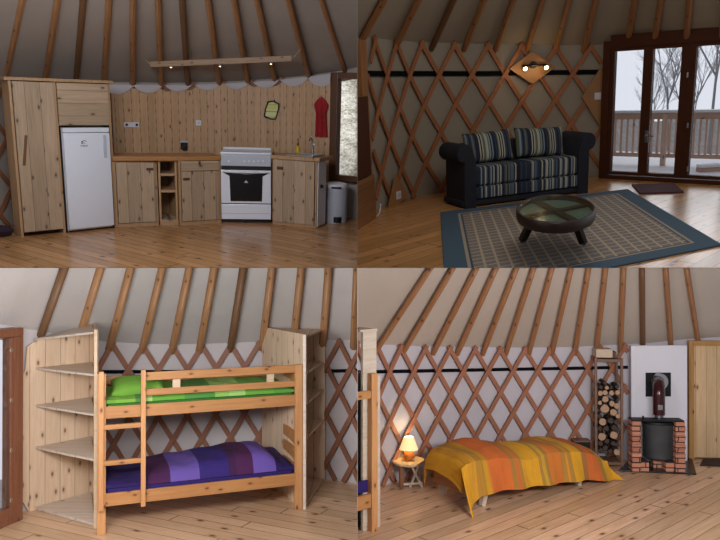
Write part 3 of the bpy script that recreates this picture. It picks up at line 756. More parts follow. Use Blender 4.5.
M['rug'] = n.done(col, .95, bump=nz, bs=.4, bd=.004)
fr = Frame(TRr, cs[3], cs[2]); mb = MB()
def rg(a, b): 
    p = (cs[3].lerp(cs[2], a)).lerp(cs[0].lerp(cs[1], a), b) - fr.o; return V((p.dot(fr.ex), p.dot(fr.ey), .014))
mb.grid(rg, 24, 24, th=(0, 0, -.013))
o = mb.build('rug', M['rug'], None, TRr, fr.M)
uv = o.data.uv_layers.new(name='uv'); nn = 25
for lp in o.data.loops:
    i = lp.vertex_index % (nn * nn); uv.data[lp.index].uv = ((i % nn) / (nn - 1), (i // nn) / (nn - 1))
tag(o, 'large beige checked rug with wide blue border in the lounge', 'rug')
M['mat'] = plain('dark red doormat', '55303a', .95, var=.3, sc=40)
q = [TRr.fl(640, 194.5), TRr.fl(684, 193.2), TRr.fl(674, 185), TRr.fl(631.5, 185.6)]; fr = Frame(TRr, q[0], q[1])
loc = [((p - fr.o).dot(fr.ex), (p - fr.o).dot(fr.ey)) for p in q]
tag(MB().slab(loc, .001, .02).build('doormat', M['mat'], None, TRr, fr.M, bev=.004), 'small dark red doormat on the floor before the glass doors', 'doormat')
# coffee table
zt = .42; c = TRr.fl(555.5, 207, zt); c0 = V((c.x, c.y, 0)); rx = (TRr.fl(596, 208.5, zt) - TRr.fl(515.5, 208.5, zt)).length / 2; ry = rx * 1.95
RZ = Matrix.Rotation(-math.atan2(c0.x, c0.y), 4, 'Z')
t = thing('coffee_table', 'round dark wood coffee table with glass top on the rug', 'table', TRr.M @ Matrix.Translation(c0) @ RZ, TRr)
n_ = 40; mb = MB(); prof = [(.97, zt - .085), (1.0, zt - .06), (1.0, zt - .01), (.985, zt), (.945, zt), (.93, zt - .012), (.93, zt - .075), (.94, zt - .085)]
vs = []; fs = []
for r, z in prof:
    for k in range(n_): vs.append((r * rx * math.cos(k * math.tau / n_), r * ry * math.sin(k * math.tau / n_), z))
m_ = len(prof)
for i in range(m_):
    for k in range(n_): fs.append((i * n_ + k, i * n_ + (k + 1) % n_, ((i + 1) % m_) * n_ + (k + 1) % n_, ((i + 1) % m_) * n_ + k))
mb.add(vs, fs).build('rim', M['trimwood'], t, smooth=True)
MB().lathe([(.93 * rx, zt - .012), (.93 * rx, zt - .004)], 40, 1, ry / rx).build('glass_top', glass('table glass', .1, (.86, .96, .92, 1), .4, flat=.2), t)
MB().lathe([(.925 * rx, zt - .055), (.925 * rx, zt - .045)], 40, 1, ry / rx).build('tray', plain('grey green tray', '8f9a93', .3, var=.25, sc=3), t)
for a in (.5, 2.2):
    MB().bar((-.85 * rx * math.cos(a), -.85 * ry * math.sin(a), zt - .034), (.85 * rx * math.cos(a), .85 * ry * math.sin(a), zt - .034), .02, .07, (0, 0, 1)).build('cross_bar', M['trimwood'], t, bev=.004)
MB().lathe([(.06, zt - .046), (.06, zt - .018)], 16).build('hub', M['trimwood'], t)
for u, v, h0 in ((522.5, 245, 0), (583, 248, 0), (588, 224.5, 0), (531, 221, 0)):
    p = RZ.to_3x3().transposed() @ (TRr.fl(u, v) - c0); p.z = .048; k = p * .35; k.z = zt - .09
    mid = p * .72; mid.z = zt * .55
    m = MB(); a = [V((k.x * .2, k.y * .2, zt - .1)), V(k), V(mid), V(p)]
    for i in range(3): m.bar(a[i], a[i + 1] + (a[i + 1] - a[i]) * .03, .06, .05, (-p.y, p.x, 0))
    m.build('leg', M['trimwood2'], t, bev=.006)
# rhombus lamp
M['ply'] = plain('varnished plywood', '9c6f42', .5, var=.2, sc=7)
mm = onwall('TR', 532, 67.5, .03); t = thing('wall_lamp', 'diamond shaped wooden wall lamp with two lit spots above the sofa', 'lamp', mm, TRr)
k = WL['TR']; sc_ = 1 / 62.0
MB().prism([(-20 * sc_, 0), (0, 12.5 * sc_), (20 * sc_, -.01), (0, -13 * sc_)], -.02, 0).build('back_plate', M['ply'], t, bev=.003)
MB().tube([(0, -.02, .03), (0, -.045, .03)], .045, 18).build('mount', M['black'], t)
MB().tube([(-.16, -.05, .025), (.16, -.05, .025)], .014, 8).build('bar', M['black'], t)
for sx in (-.14, .15):
    s = MB().tube([(sx, -.05, .02), (sx, -.1, -.01)], [.022, .032], 14).build('spot', M['black'], t)
    MB().tube([(sx, -.101, -.0105), (sx, -.108, -.0135)], [.029, .02], 14).build('bulb', plain('glowing spot bulb', 'fff2d0', .4, emit='ffedc0', es=6), s)
mm = onwall('TR', 597, 96, .03); t = thing('switch_board', 'wooden lattice board with white light switch beside the door frame', 'switch', mm, TRr)
z_ = 1 / 57.
MB().prism([(x * z_, y * z_) for x, y in ((-12, 0), (2, 21), (8.5, 11), (8.5, -13), (3, -23))], -.018, 0).build('board', M['ply'], t, bev=.002)
MB().box(-.045, .045, -.03, -.018, -.045, .045).build('switch', M['whitep'], t, bev=.004)
mm = onwall('TR', 397, 195, .03); t = thing('socket_board', 'triangular wooden board with white socket low on the lattice', 'socket', mm, TRr)
z_ = 1 / 68.
MB().prism([(x * z_, y * z_) for x, y in ((-17, -10), (-2, 17), (17, -3), (-1, -8))], -.018, 0).build('board', M['ply'], t, bev=.002)
MB().box(-.048, .048, -.03, -.018, -.048, .048).build('socket', M['whitep'], t, bev=.004)
MB().tube([(0, -.029, 0), (0, -.034, 0)], .022, 12).build('outlet_hole', M['greyp'], t)
pts = [TRr.fl(381, 212.5) + V((0, 0, .1)), TRr.fl(379, 214.5) + V((0, 0, .01)), TRr.fl(372, 220) + V((0, 0, .01)), TRr.fl(364, 223.5) + V((0, 0, .01)), TRr.fl(352, 226) + V((0, 0, .01))]
cp = [catmull(pts, i / 16) for i in range(17)]; o0 = pts[1]
tag(MB().tube([p - o0 for p in cp], .009, 6).build('cable', M['whitep'], None, TRr, TRr.M @ Matrix.Translation(o0)), 'white cable on the floor at the left edge of the lounge', 'cable')
# left edge: post and low board wall
M['orw'] = wood('orange pine post', '9c6a3c', '744722', 'z', 'x', 0, .2, 0, seed=11)
f = Frame(TRr, (350, 231.5), (372, 217.5))
struct(MB().box(f.pt(363, 150)[0], f.pt(369, 150)[0], -.03, .06, 0, f.pt(366, 40)[1]).build('trim_1', M['orw'], None, TRr, f.M, bev=.005))
z = f.pt(365, 176)[1]
tag(MB().box(-.3, f.pt(370.5, 200)[0], -.06, -.035, 0, z).build('low_board', wood('low boards', '8a5c34', '643c1e', 'x', 'z', .16, .2, .02), None, TRr, f.M, bev=.003), 'low brown boarding at the left edge of the lounge', 'panel')
tag(MB().box(-.3, f.pt(364.5, 130)[0], -.055, -.035, z + .01, f.pt(365, 96)[1]).build('dark_board', M['frameTR'], None, TRr, f.M, bev=.003), 'narrow dark upright board above the low brown boarding', 'panel')
# glass doors
f = Frame(TRr, (603.5, 178), (722, 184.8)); Wd = f.W
def P(u, v, y=0): return f.pt(u, v, y)
t = thing('door_1', '', '', f.M, TRr); del t['label'], t['category']; t['kind'] = 'structure'
zt = P(640, 39)[1]; zh = P(640, 46.5)[1] + .0; zg1 = P(640, 50)[1]; zg0 = P(640, 172.3)[1]
x = lambda u, v=110: P(u, v)[0]
print('door', Wd, zt, zg0)
xe = x(745)
X0 = x(604)
mb = MB().box(X0 - .02, x(609.5), -.05, .08, 0, zt - .0).box(x(609.5), xe, -.05, .08, zh, zt + .07).box(x(609.5), xe, -.05, .08, -.02, P(640, 178)[1] + .02)
mb.build('door_frame', M['frameTR'], t, bev=.006)
def leaf(ua, ga, gb, ub, handle=False):
    xa, xga, xgb, xb = x(ua), x(ga), x(gb), x(ub); zb = .06
    m = MB().box(xa, xga, -.035, .05, zb, zh).box(xgb, xb, -.035, .05, zb, zh).box(xga, xgb, -.035, .05, zg1, zh).box(xga, xgb, -.035, .05, zb, zg0)
    d = m.build('door_leaf', M['frameTR'], t, bev=.005)
    MB().box(xga, xgb, .0, .008, zg0, zg1).build('pane', M['glass'], d)
    if handle:
        hx, hz = P(647.5, 135)
        MB().box(hx - .02, hx + .02, -.045, -.035, hz - .09, hz + .06).tube([(hx, -.045, hz), (hx, -.08, hz), (hx + .11, -.085, hz - .01)], .011, 8).build('handle', M['steel'], d)
leaf(609.6, 613.5, 641.6, 646.1, True); leaf(646.1, 650.8, 678.8, 685.3); leaf(685.3, 693, 728, 734)
for v_ in (75, 125, 168):
    hx, hz = P(681.5, v_); MB().tube([(hx + .09, -.055, hz - .03), (hx + .09, -.055, hz + .03)], .012, 8).build('hinge', M['steel'], t)
# balcony
M['snow'] = plain('thin snow on boards', 'e6e8ee', .8, var=.05, sc=4); M['rail'] = wood('weathered larch', 'cdb09c', 'a8876f', 'z', 'x', 0, .1, 0, seed=13)
M['railh'] = wood('weathered larch level', 'c4a390', 'a07d68', 'x', 'z', 0, .1, 0, seed=14)
dk = [(f.flo(596, 176).x, .09), (xe + .5, .09), (xe + 1.5, 3.2), (-2.2, 3.2)]
struct(MB().slab(dk, -.14, -.04).build('balcony_floor', M['snow'], None, TRr, f.M))
g = Frame(TRr, TRr.fl(604, 163, -.04), TRr.fl(720, 167, -.04))
zr = lambda v: g.pt(665, v)[1]
g.M = TRr.M @ g.L; G0 = g.o.z
def gz(v, u=665):
    r = TRr.ray(u, v); tt = (g.o - V((0, 0, TRr.H))).dot(g.ey) / r.dot(g.ey); return TRr.H + r.z * tt - g.o.z
t = thing('railing', 'wooden balcony railing with snow on top outside the glass doors', 'railing', g.M, TRr)
gx = lambda u: g.pt(u, 140)[0]
MB().box(-.6, g.W + .6, -.07, .07, gz(112.5), gz(110)).build('snow_cap', M['snow'], t, bev=.008)
MB().box(-.6, g.W + .6, -.05, .05, gz(119), gz(112.6)).build('top_rail', M['railh'], t)
MB().box(-.6, g.W + .6, -.02, .02, gz(157.5), gz(153.5)).build('bottom_rail', M['railh'], t)
MB().box(gx(662.8), gx(667.5), -.09, -.02, 0, gz(114)).build('post', M['rail'], t, bev=.005)
MB().box(gx(602), gx(605), -.09, -.02, 0, gz(114)).build('post', M['rail'], t, bev=.005)
u = 608
while u < 722:
    if abs(u - 665) > 3: MB().box(gx(u), gx(u + 2.1), -.012, .018, gz(157), gz(118.5)).build('baluster', M['rail'], t)
    u += 6.05
t2 = thing('snowy_plank', 'short plank under snow lying on the balcony floor', 'plank', TRr.M @ Matrix.Translation(TRr.fl(712, 171, -.04)), TRr)
MB().box(-.2, .5, -.06, .06, 0, .06).build('board', M['railh'], t2, bev=.004)
MB().box(-.2, .5, -.07, .06, .061, .1).build('snow', M['snow'], t2, bev=.01)
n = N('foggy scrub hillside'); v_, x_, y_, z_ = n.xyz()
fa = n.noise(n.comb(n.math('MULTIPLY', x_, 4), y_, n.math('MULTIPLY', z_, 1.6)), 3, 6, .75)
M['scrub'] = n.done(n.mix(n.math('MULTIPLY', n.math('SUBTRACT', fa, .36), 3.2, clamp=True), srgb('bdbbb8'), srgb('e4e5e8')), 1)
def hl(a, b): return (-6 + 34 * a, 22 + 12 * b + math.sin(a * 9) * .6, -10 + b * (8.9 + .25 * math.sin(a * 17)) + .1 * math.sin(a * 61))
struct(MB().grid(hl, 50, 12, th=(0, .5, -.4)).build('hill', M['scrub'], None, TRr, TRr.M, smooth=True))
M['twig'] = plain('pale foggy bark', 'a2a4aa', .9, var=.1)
def tree(u, v, y, H, label, seed):
    rr = random.Random(seed); b = TRr.aty(u, v, y); m = MB(); tips = []
    def br(p, d, L, r, dep):
        q = p + d * L; m.bar(p, q, r, r, (1, .3, .1), w2=r * .7, t2=r * .7)
        if dep == 0: return
        for i in range(3 if dep > 1 else 4):
            a = V((rr.uniform(-1, 1), rr.uniform(-1, 1), rr.uniform(-.1, .7))); nd = (d * 1.1 + a * .75).normalized()
            br(p + d * L * rr.uniform(.45, 1), nd, L * rr.uniform(.6, .8), r * .62, dep - 1)
    br(V((0, 0, 0)), V((rr.uniform(-.1, .1), 0, 1)).normalized(), H * .34, H * .0095, 5)
    tag(m.build('bare_tree', M['twig'], None, TRr, TRr.M @ Matrix.Translation(b)), label, 'tree', 'bare trees beyond the balcony')
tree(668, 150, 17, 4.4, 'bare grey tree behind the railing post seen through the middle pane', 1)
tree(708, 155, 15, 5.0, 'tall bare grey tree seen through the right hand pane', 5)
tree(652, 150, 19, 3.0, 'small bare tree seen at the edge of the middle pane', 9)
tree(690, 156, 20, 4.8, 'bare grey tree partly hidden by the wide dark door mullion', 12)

# ------------------------------------------------------------------ bunk corner
M['pine'] = wood('pale pine boards', 'e2c8ab', 'c7a582', 'z', 'x', .16, .65, .03, seed=3, var=.05, kd=2.6)
M['pinee'] = wood('pale pine edge', 'd9c0a2', 'b99a76', 'x', 'y', .14, .3, .02, seed=2, var=.05)
M['pinesh'] = wood('whitish pine shelf', 'd9cbbb', 'b49f8a', 'x', 'y', .15, .25, .02, seed=7, var=.04, rough=.5)
M['bunk'] = wood('bunk pine', 'cf955c', 'a8683a', 'x', 'z', 0, .75, 0, seed=4, kd=3.2); M['bunkv'] = wood('bunk pine upright', 'cf9862', 'a96c3e', 'z', 'x', 0, .6, 0, seed=5, kd=3)
# door at the left edge
f = Frame(BLr, (-10, 531.5), (29, 514.5)); t = thing('door_2', '', '', f.M, BLr); del t['label'], t['category']; t['kind'] = 'structure'
x = lambda u, v=430: f.pt(u, v)[0]
zt = f.pt(10, 328.5)[1]; z1 = f.pt(8, 337)[1]
MB().box(-3, x(20), -.04, .1, z1, zt).box(x(10.5), x(19), -.05, .1, 0, z1).box(-3, x(10.5), -.04, .1, -.02, .05).build('door_frame', M['frameBL'], t, bev=.006)
d = MB().box(x(7.5), x(11), -.04, .05, .05, z1 - .01).box(-3, x(7.5), -.04, .05, .05, .16).build('door_leaf', M['frameBL'], t, bev=.006)
MB().box(-3, x(7.5), -.02, -.012, .16, z1 - .01).build('pane', M['glass'], d)
for v in (350, 400, 450, 500):
    px, pz = f.pt(8, v); MB().tube([(px, -.04, pz), (px, -.048, pz)], .02, 10).build('screw_cap', M['pinee'], d)
struct(MB().slab([(-5, .12), (1.5, .12), (1.5, 5), (-5, 5)], -.2, -.06).build('terrace_ground', M['snow'], None, BLr, f.M))
# corner shelf units: wall panel A0-A1, side panel A1-C
def corner_shelf(room, A0, A1, Cc, top_vs, shelf_vs, label, k, panel=None, curve=False):
    fr = Frame(room, A1, Cc) if False else None
    a0, a1, cc = room.fl(*A0), room.fl(*A1), room.fl(*Cc)
    M_ = room.M @ Matrix.Translation(a1); a0 = a0 - a1; cl = cc - a1
    t = thing('corner_shelf', label, 'shelf', M_, room)
    y = cc.y
    top = room.aty(Cc[0], top_vs, y).z
    ea = (a0).normalized(); na = V((-ea.y, ea.x, 0)); 
    if na.dot(cl) > 0: na = -na
    # wall panel
    def pan(p, q, z, th, off, wav=0, sl=0):
        e = (q - p).normalized(); nn = V((-e.y, e.x, 0)) * off; L = (q - p).length
        m = Matrix.Identity(4)
        for i in range(3): m[i][0] = e[i]; m[i][1] = nn.normalized()[i]; m[i][2] = (0, 0, 1)[i]; m[i][3] = p[i]
        mb = MB()
        if wav:
            n = 12; poly = [(L * 1.0, 0), (L, z)] ; le = [(-.02 - .075 * math.sin(math.pi * min(1, i / n)) * (1 if i > 2 else .8) - .02 * math.sin(i * 1.7), z * i / n) for i in range(n + 1)]
            le = [(x_ * 2.1, z_ * (z - .13) / z) for x_, z_ in le]; le[-1] = (.05, z - .12); le[-2] = (-.06, z * .9)
            mb.prism([(L, 0), (L, z)] + le[::-1], 0, th)
        elif sl: mb.prism([(0, 0), (L, 0), (L, z - sl), (0, z)], 0, th)
        else: mb.box(0, L, 0, th, 0, z)
        o = mb.build('panel', M['pine'], t); o.matrix_local = m; return o
    return t, a0, cl, top, pan
t, a0, cl, top, pan = corner_shelf(BLr, (33, 510.5), (93, 494.5), (94.5, 527.5), 329.5, [], 'pale pine corner shelf unit between glass door and bunk bed', 'BL')
pan(a0, V((0, 0, 0)), top - .02, .02, 1, wav=1)
pan(V((0, 0, 0)), cl, top + .0, .02, 1)
MB().bar(cl + V((.012, 0, 0)), cl + V((.012, 0, top)), .03, .035, (1, 0, 0)).build('edge_strip', M['pinee'], t, bev=.003)
yc = BLr.fl(94.5, 527.5).y
for v, th in ((331.5, .02), (374.5, .02), (414.5, .02), (459.5, .022), (526, .03)):
    z = BLr.aty(90, v, yc).z
    z = max(z, .035)
    poly = [(a0.x * .97, a0.y * .97 - .0), (-.01, -.03), (cl.x - .0, cl.y + .01)]
    if v < 340: poly = [(a0.x * 1.0, a0.y), (-.01, -.03), (cl.x, cl.y)]
    dz = .11 if v < 340 else 0
    mbs = MB(); pv = [(p[0], p[1], z - (dz if i == 0 else 0)) for i, p in enumerate(poly)]
    mbs.add([(a, b, c - th) for a, b, c in pv] + pv, [(0, 1, 2), (5, 4, 3), (0, 3, 4, 1), (1, 4, 5, 2), (2, 5, 3, 0)])
    mbs.build('shelf', M['pinesh'], t, bev=.002)
# bunk bed
f = Frame(BLr, (96.8, 535.5), (302.6, 509.3)); W_ = f.W; D = .95
def P(u, v, y=0): return f.pt(u, v, y)
t = thing('bunk_bed', 'pine bunk bed with ladder and guard rails', 'bunk bed', f.M, BLr)
pw = .075; zp = P(95, 368.5)[1]; zpr = P(300, 370)[1]; zp = (zp + zpr) / 2
print('bunk', W_, zp)
for x0 in (0, W_ - pw):
    MB().box(x0, x0 + pw, 0, .05, 0, zp).build('post', M['bunkv'], t, bev=.004)
    MB().box(x0, x0 + pw, D - .05, D, 0, zp - .13).build('post', M['bunkv'], t, bev=.004)
def rail(va, vb, ua=110, ub=290, x0=pw, x1=None, y=0, th=.025, name='side_rail', lab=None):
    zt_ = (P(ua, va[0], y)[1] + P(ub, vb[0], y)[1]) / 2; zb_ = (P(ua, va[1], y)[1] + P(ub, vb[1], y)[1]) / 2
    o = MB().box(x0, x1 if x1 is not None else W_ - pw, y, y + th, zb_, zt_).build(name, M['bunk'], t, bev=.004); return zb_, zt_
xl = P(142, 440)[0]
zu = rail((402, 415), (399, 409.5)); zl = rail((493, 506.5), (474.5, 485.5))
rail((369.5, 378), (369.5, 377), x0=xl - .0, y=-.0, name='guard_rail'); g2 = rail((386, 393), (385.6, 391.4), x0=xl, name='guard_rail')
zA = P(220, 378)[1]
for u in (176.5, 270.5): MB().box(P(u, 382)[0] - .035, P(u, 382)[0] + .035, .0, .022, g2[1], zA + .01).build('spacer_block', M['pinee'], t)
MB().box(0 + pw, W_ - pw, D - .03, D - .005, zu[0], zu[1]).build('side_rail', M['bunk'], t); MB().box(pw, W_ - pw, D - .03, D - .005, zl[0], zl[1]).build('side_rail', M['bunk'], t)
for a, b in ((.02, .1), (.16, .25)): MB().box(pw, W_ - pw, D - .03, D - .005, zp - .13 - b, zp - .13 - a).build('guard_rail', M['bunk'], t, bev=.003)
# end boards (curved top)
def endb(xx, z0, z1, arch=.05):
    n = 12; ys = [.05 + (D - .1) * i / n for i in range(n + 1)]
    m = MB(); vs = []; poly = [(y, z0 + arch * .5 * math.sin(math.pi * i / n)) for i, y in enumerate(ys)] + [(ys[n - i], z1 + arch * math.sin(math.pi * (n - i) / n)) for i in range(n + 1)]
    k = len(poly); vs = [(xx, y, z) for y, z in poly] + [(xx + .025, y, z) for y, z in poly]
    m.add(vs, [tuple(range(k)), tuple(range(k, 2 * k))[::-1]] + [(i, i + k, (i + 1) % k + k, (i + 1) % k) for i in range(k)])
    m.build('end_board', M['bunk'], t)
for xx in (.02, W_ - .05):
    for z0, z1 in ((zl[0], zl[1] + .02), (zl[1] + .1, zl[1] + .19), (zl[1] + .26, zl[1] + .35), (zu[0], zu[1] + .02), (zp - .2, zp - .13)): endb(xx, z0, z1, .04)
for zz in (zu[0] + .01, zl[0] + .01):
    MB().box(pw, W_ - pw, .03, D - .03, zz, zz + .02).build('slat_base', M['pinee'], t)
# ladder
lz0 = P(144, 505)[1]; lz1 = P(142, 369.5)[1]
lad = []
xs0 = P(101.5, 440)[0]
for xx in (xs0 - .012, xl):
    lad.append(MB().box(xx - .012, xx + .03, -.05, -.003, lz0, lz1).build('ladder_stile', M['bunkv'], t, bev=.004))
for v in (425.5, 461, 493.5 + 0):
    if v > 480: continue
    z = P(122, v)[1]; MB().box(xs0 + .015, xl - .01, -.045, -.008, z - .022, z + .022).build('ladder_rung', M['bunk'], t, bev=.006)
# mattresses and bedding
GR = [(0, '6a9c34'), (.08, '74a83c'), (.17, '4f8440'), (.21, 'a4c472'), (.25, '62a036'), (.4, '4c8c3c'), (.55, '8ab85a'), (.62, '9cc870'), (.7, '68a43c'), (.85, '5c983a')]
M['green'] = bands('green striped bedding', GR, 'x', W_)
PU = [(0, '2a1560'), (.06, '241152'), (.23, '451a48'), (.335, '6650a0'), (.475, '31206e'), (.62, '3d1746'), (.66, '4a1b4c'), (.745, '6a52a6'), (.86, '261458')]
M['purp'] = bands('purple striped bedding', PU, 'x', W_)
def bedding(z0, prof, mat, label, name='duvet', yin=.03):
    mb = MB()
    def fn(a, b):
        x = pw + .005 + (W_ - 2 * pw - .01) * a; y = yin + (D - .07 - yin) * b
        h = prof(a, b); e = min(1, max(0, min(b, 1 - b) / .12)); ea = min(1, max(0, min(a, 1 - a) / .035))
        return (x, y, z0 + .03 + h * (e ** .5) * (ea ** .45) + .006 * math.sin(a * 37 + b * 9) * e)
    mb.grid(fn, 60, 20, th=None)
    # flat underside
    n1, n2 = 61, 21; b0 = len(mb.v); mb.v += [(x, y, z0) for x, y, z in mb.v[:b0]]
    mb.f += [[b0 + i for i in fc[::-1]] for fc in mb.f[:]]; mb.m += mb.m[:]
    edge = list(range(n1)) + [j * n1 + n1 - 1 for j in range(1, n2)] + [(n2 - 1) * n1 + i for i in range(n1 - 2, -1, -1)] + [j * n1 for j in range(n2 - 2, 0, -1)]
    for a_, b_ in zip(edge, edge[1:] + edge[:1]): mb.f.append([b_, a_, a_ + b0, b_ + b0]); mb.m.append(0)
    return tag(mb.build(name, mat, None, BLr, f.M, smooth=True), label, 'duvet')
zz = zu[0] + .031
MB_ = MB().box(pw + .01, W_ - pw - .01, .035, D - .04, zz, zz + .1); tag(MB_.build('mattress', plain('dark green mattress', '2c6a22', .9), None, BLr, f.M, bev=.03), 'green mattress of the upper bunk under striped bedding', 'mattress')
bedding(zz + .101, lambda a, b: .02 + .03 * math.exp(-((a - .6) / .25) ** 2), M['green'], 'green striped duvet on the upper bunk')
pillow('pillow', .5, .36, .16, M['green'], 'plump green pillow at the ladder end of the upper bunk', f.M @ Matrix.Translation((pw + .3, .13, zz + .16)) @ Matrix.Rotation(math.radians(-75), 4, 'X'), BLr)
bpy.data.objects[-1] if False else None
zz = zl[0] + .031
tag(MB().box(pw + .01, W_ - pw - .01, .035, D - .04, zz, zz + .12).build('mattress', plain('indigo mattress', '2a1860', .9), None, BLr, f.M, bev=.03), 'indigo mattress of the lower bunk under purple bedding', 'mattress')
zt_ = lambda u, v: P(u, v, .35)[1] - zz - .15
def pp(a, b):
    u = 105 + a * 188
    K = [(105, 476), (150, 464), (200, 455), (235, 448), (255, 445.5), (268, 447), (280, 454), (290, 466), (293, 473)]
    for (u0, v0), (u1, v1) in zip(K, K[1:]):
        if u <= u1: v = v0 + (v1 - v0) * (u - u0) / (u1 - u0); break
    return max(.03, P(u, v, .38)[1] - zz - .151) * (.82 + .18 * math.cos((b - .35) * 3.2))
bedding(zz + .121, pp, M['purp'], 'purple and violet striped duvet on the lower bunk')
# right shelf unit
t, a0, cl, top, pan = corner_shelf(BLr, (325, 480.5), (262, 478.5), (304.5, 509), 334.5, [], 'tall pale pine corner shelf unit at the right end of the bunk bed', 'BL')
pan(V((0, 0, 0)), a0, top - .06, .02, 1); 
o = pan(V((0, 0, 0)), cl, top, .022, 1)
MB().bar(cl + V((0, 0, 0)), cl + V((0, 0, top)), .03, .03, (1, 0, 0)).build('edge_strip', M['pinesh'], t, bev=.003)
yc = BLr.fl(304.5, 509).y
for v in (336, 373, 404, 439, 507):
    z = max(.03, BLr.aty(304.5, v, yc).z); MB().slab([(a0.x * .98, a0.y * .98 - .03), (.03, -.035), (cl.x + .01, cl.y + .03)], z - .022, z).build('shelf', M['pine'], t, bev=.002)

# ------------------------------------------------------------------ bedroom
f = Frame(BRr, (357, 534), (382, 525.5))
zt = f.pt(365, 332)[1]
t = thing('bookshelf', 'pale upright board of a shelf at the left edge of the bedroom', 'shelf', f.M, BRr)
MB().box(f.pt(363, 430)[0], f.pt(376.5, 430)[0], .0, .03, 0, zt).build('board', M['pinesh'], t, bev=.003)
MB().box(f.pt(376.7, 430)[0], f.pt(379.5, 430)[0], -.01, .4, 0, f.pt(370, 376)[1]).build('edge_board', M['pinesh'], t, bev=.003)
MB().box(f.pt(360, 430)[0], f.pt(377, 430)[0], -.005, .3, zt, zt + .025).build('top_board', M['pinesh'], t, bev=.003)
g = Frame(BRr, (356, 533), (376, 527.5)); zt = g.pt(365, 373)[1]
t = thing('bunk_bed_end', 'end of a pine bunk bed cut off by the left edge of the bedroom', 'bed', g.M, BRr)
MB().box(g.pt(366.5, 450)[0], g.pt(372.5, 450)[0], -.08, -.02, 0, zt).build('post', M['bunkv'], t, bev=.004)
for a, b in ((390, 398), (493, 507)): MB().box(-.4, g.pt(366.4, 450)[0], -.07, -.04, g.pt(362, b)[1], g.pt(362, a)[1]).build('side_rail', M['bunk'], t, bev=.003)
MB().box(-.4, g.pt(366, 450)[0], -.03, -.005, g.pt(362, 492)[1], g.pt(362, 480)[1]).build('bedding', M['purp'], t, bev=.008)
# side table
c = BRr.fl(408, 487); ty = BRr.fl(403, 488).y
zt = BRr.aty(408, 461, ty + .1).z
t = thing('side_table', 'small rustic round side table with crossed white legs', 'table', BRr.M @ Matrix.Translation(V((c.x, ty + .15, 0))), BRr)
M['slab'] = plain('pale cut wood', 'd2b892', .6, var=.15, sc=5); M['branch'] = plain('peeled branch wood', 'ccc2b4', .7, var=.15)
rr = random.Random(3); pl_ = []
for i in range(24):
    a = i * math.tau / 24; r = .185 * (1 + .06 * math.sin(3 * a) + .04 * math.sin(5 * a + 1)); pl_.append((r * math.cos(a), r * 1.15 * math.sin(a)))
MB().slab(pl_, zt - .025, zt).build('top', M['slab'], t, bev=.004)
MB().tube([(-.075, -.12, 0), (-.07, -.11, zt - .025)], .03, 10).build('leg', plain('bark log leg', '8a5f42', .8, var=.3), t, smooth=True)
for a, b in (((.155, -.12), (.03, -.08)), ((.02, -.12), (.13, -.08)), ((.16, .1), (.1, .08)), ((-.08, .12), (-.06, .1))):
    MB().tube([(a[0], a[1], 0.0), (b[0], b[1], zt - .025)], .014, 8).build('leg', M['branch'], t, smooth=True)
MB().tube([(-.06, -.12, .03), (.16, -.12, .045)], .014, 8).build('stretcher', M['branch'], t, smooth=True)
# table lamp
t = thing('table_lamp', 'small lit table lamp with orange base and cream shade', 'lamp', BRr.M @ Matrix.Translation(V((c.x + .015, ty + .13, zt))), BRr)
h = 1 / 87.
MB().lathe([(.03, 0), (.055, .012), (.068, .045), (.06, .075), (.04, .1), (.045, .115), (.03, .13), (.01, .14), (.01, .17)], 24).build('base', plain('glazed orange base', 'b0641e', .3, emit='b05a10', es=.12), t, smooth=True)
n = N('lit cream lampshade'); m_ = n.done(srgb('f0dcae'), .8); n.b.inputs['Emission Color'].default_value = srgb('ffdf9a'); n.b.inputs['Emission Strength'].default_value = .75
mb = MB(); k = 28; rz = [(.105, .125), (.055, .262), (.05, .262), (.1, .125)]
vs = [(r * math.cos(i * math.tau / k), r * math.sin(i * math.tau / k), z) for r, z in rz for i in range(k)]
mb.add(vs, [(j * k + i, j * k + (i + 1) % k, ((j + 1) % 4) * k + (i + 1) % k, ((j + 1) % 4) * k + i) for j in range(4) for i in range(k)])
mb.build('lamp_shade', m_, t, smooth=True)
MB().lathe([(.01, .17), (.022, .19), (.022, .205), (.008, .22)], 12).build('bulb', plain('lit bulb', 'fff0d0', .4, emit='ffe0a0', es=8), t, smooth=True)
LAMP = BRr.M @ V((c.x + .015, ty + .13, zt + .235))
# double bed
f = Frame(BRr, (469, 510.5), (603, 481.5)); W_ = f.W; D = f.flo(435, 478).y
def P(u, v, y=0): return f.pt(u, v, y)
print('bed', W_, 'D', D, 'x of back-left', f.flo(435, 478).x); D = .62
t = thing('double_bed', 'low wooden bed almost hidden under the orange striped blanket', 'bed', f.M, BRr)
M['bedw'] = wood('bed frame wood', 'b07c50', '83552f', 'x', 'z', 0, .3, 0, seed=7)
MB().box(.0, W_, .02, .05, .16, .27).build('side_rail', M['bedw'], t, bev=.004); MB().box(.0, W_, D - .05, D - .02, .16, .27).build('side_rail', M['bedw'], t, bev=.004)
MB().box(-.0, .03, .02, D - .02, .14, .26).build('end_board', M['bedw'], t, bev=.004); MB().box(W_ - .03, W_, .02, D - .02, .16, .27).build('end_board', M['bedw'], t, bev=.004)
MB().box(.03, W_ - .03, .05, D - .05, .2, .22).build('slat_base', M['bedw'], t)
for x_, y_ in ((P(487.5, 500)[0], .03), (P(583, 484)[0], .03), (.1, D - .1), (W_ - .1, D - .1)):
    MB().bar((x_ - .03, y_ + .02, 0), (x_ + .02, y_ + .02, .2), .045, .06, (1, 0, 0), w2=.07, t2=.06).build('leg', M['pinesh'], t, bev=.003)
MB().box(.02, W_ - .02, .05, D - .05, .222, .31).build('mattress', plain('blue grey mattress cover', '9c9cb4', .9), t, bev=.03)
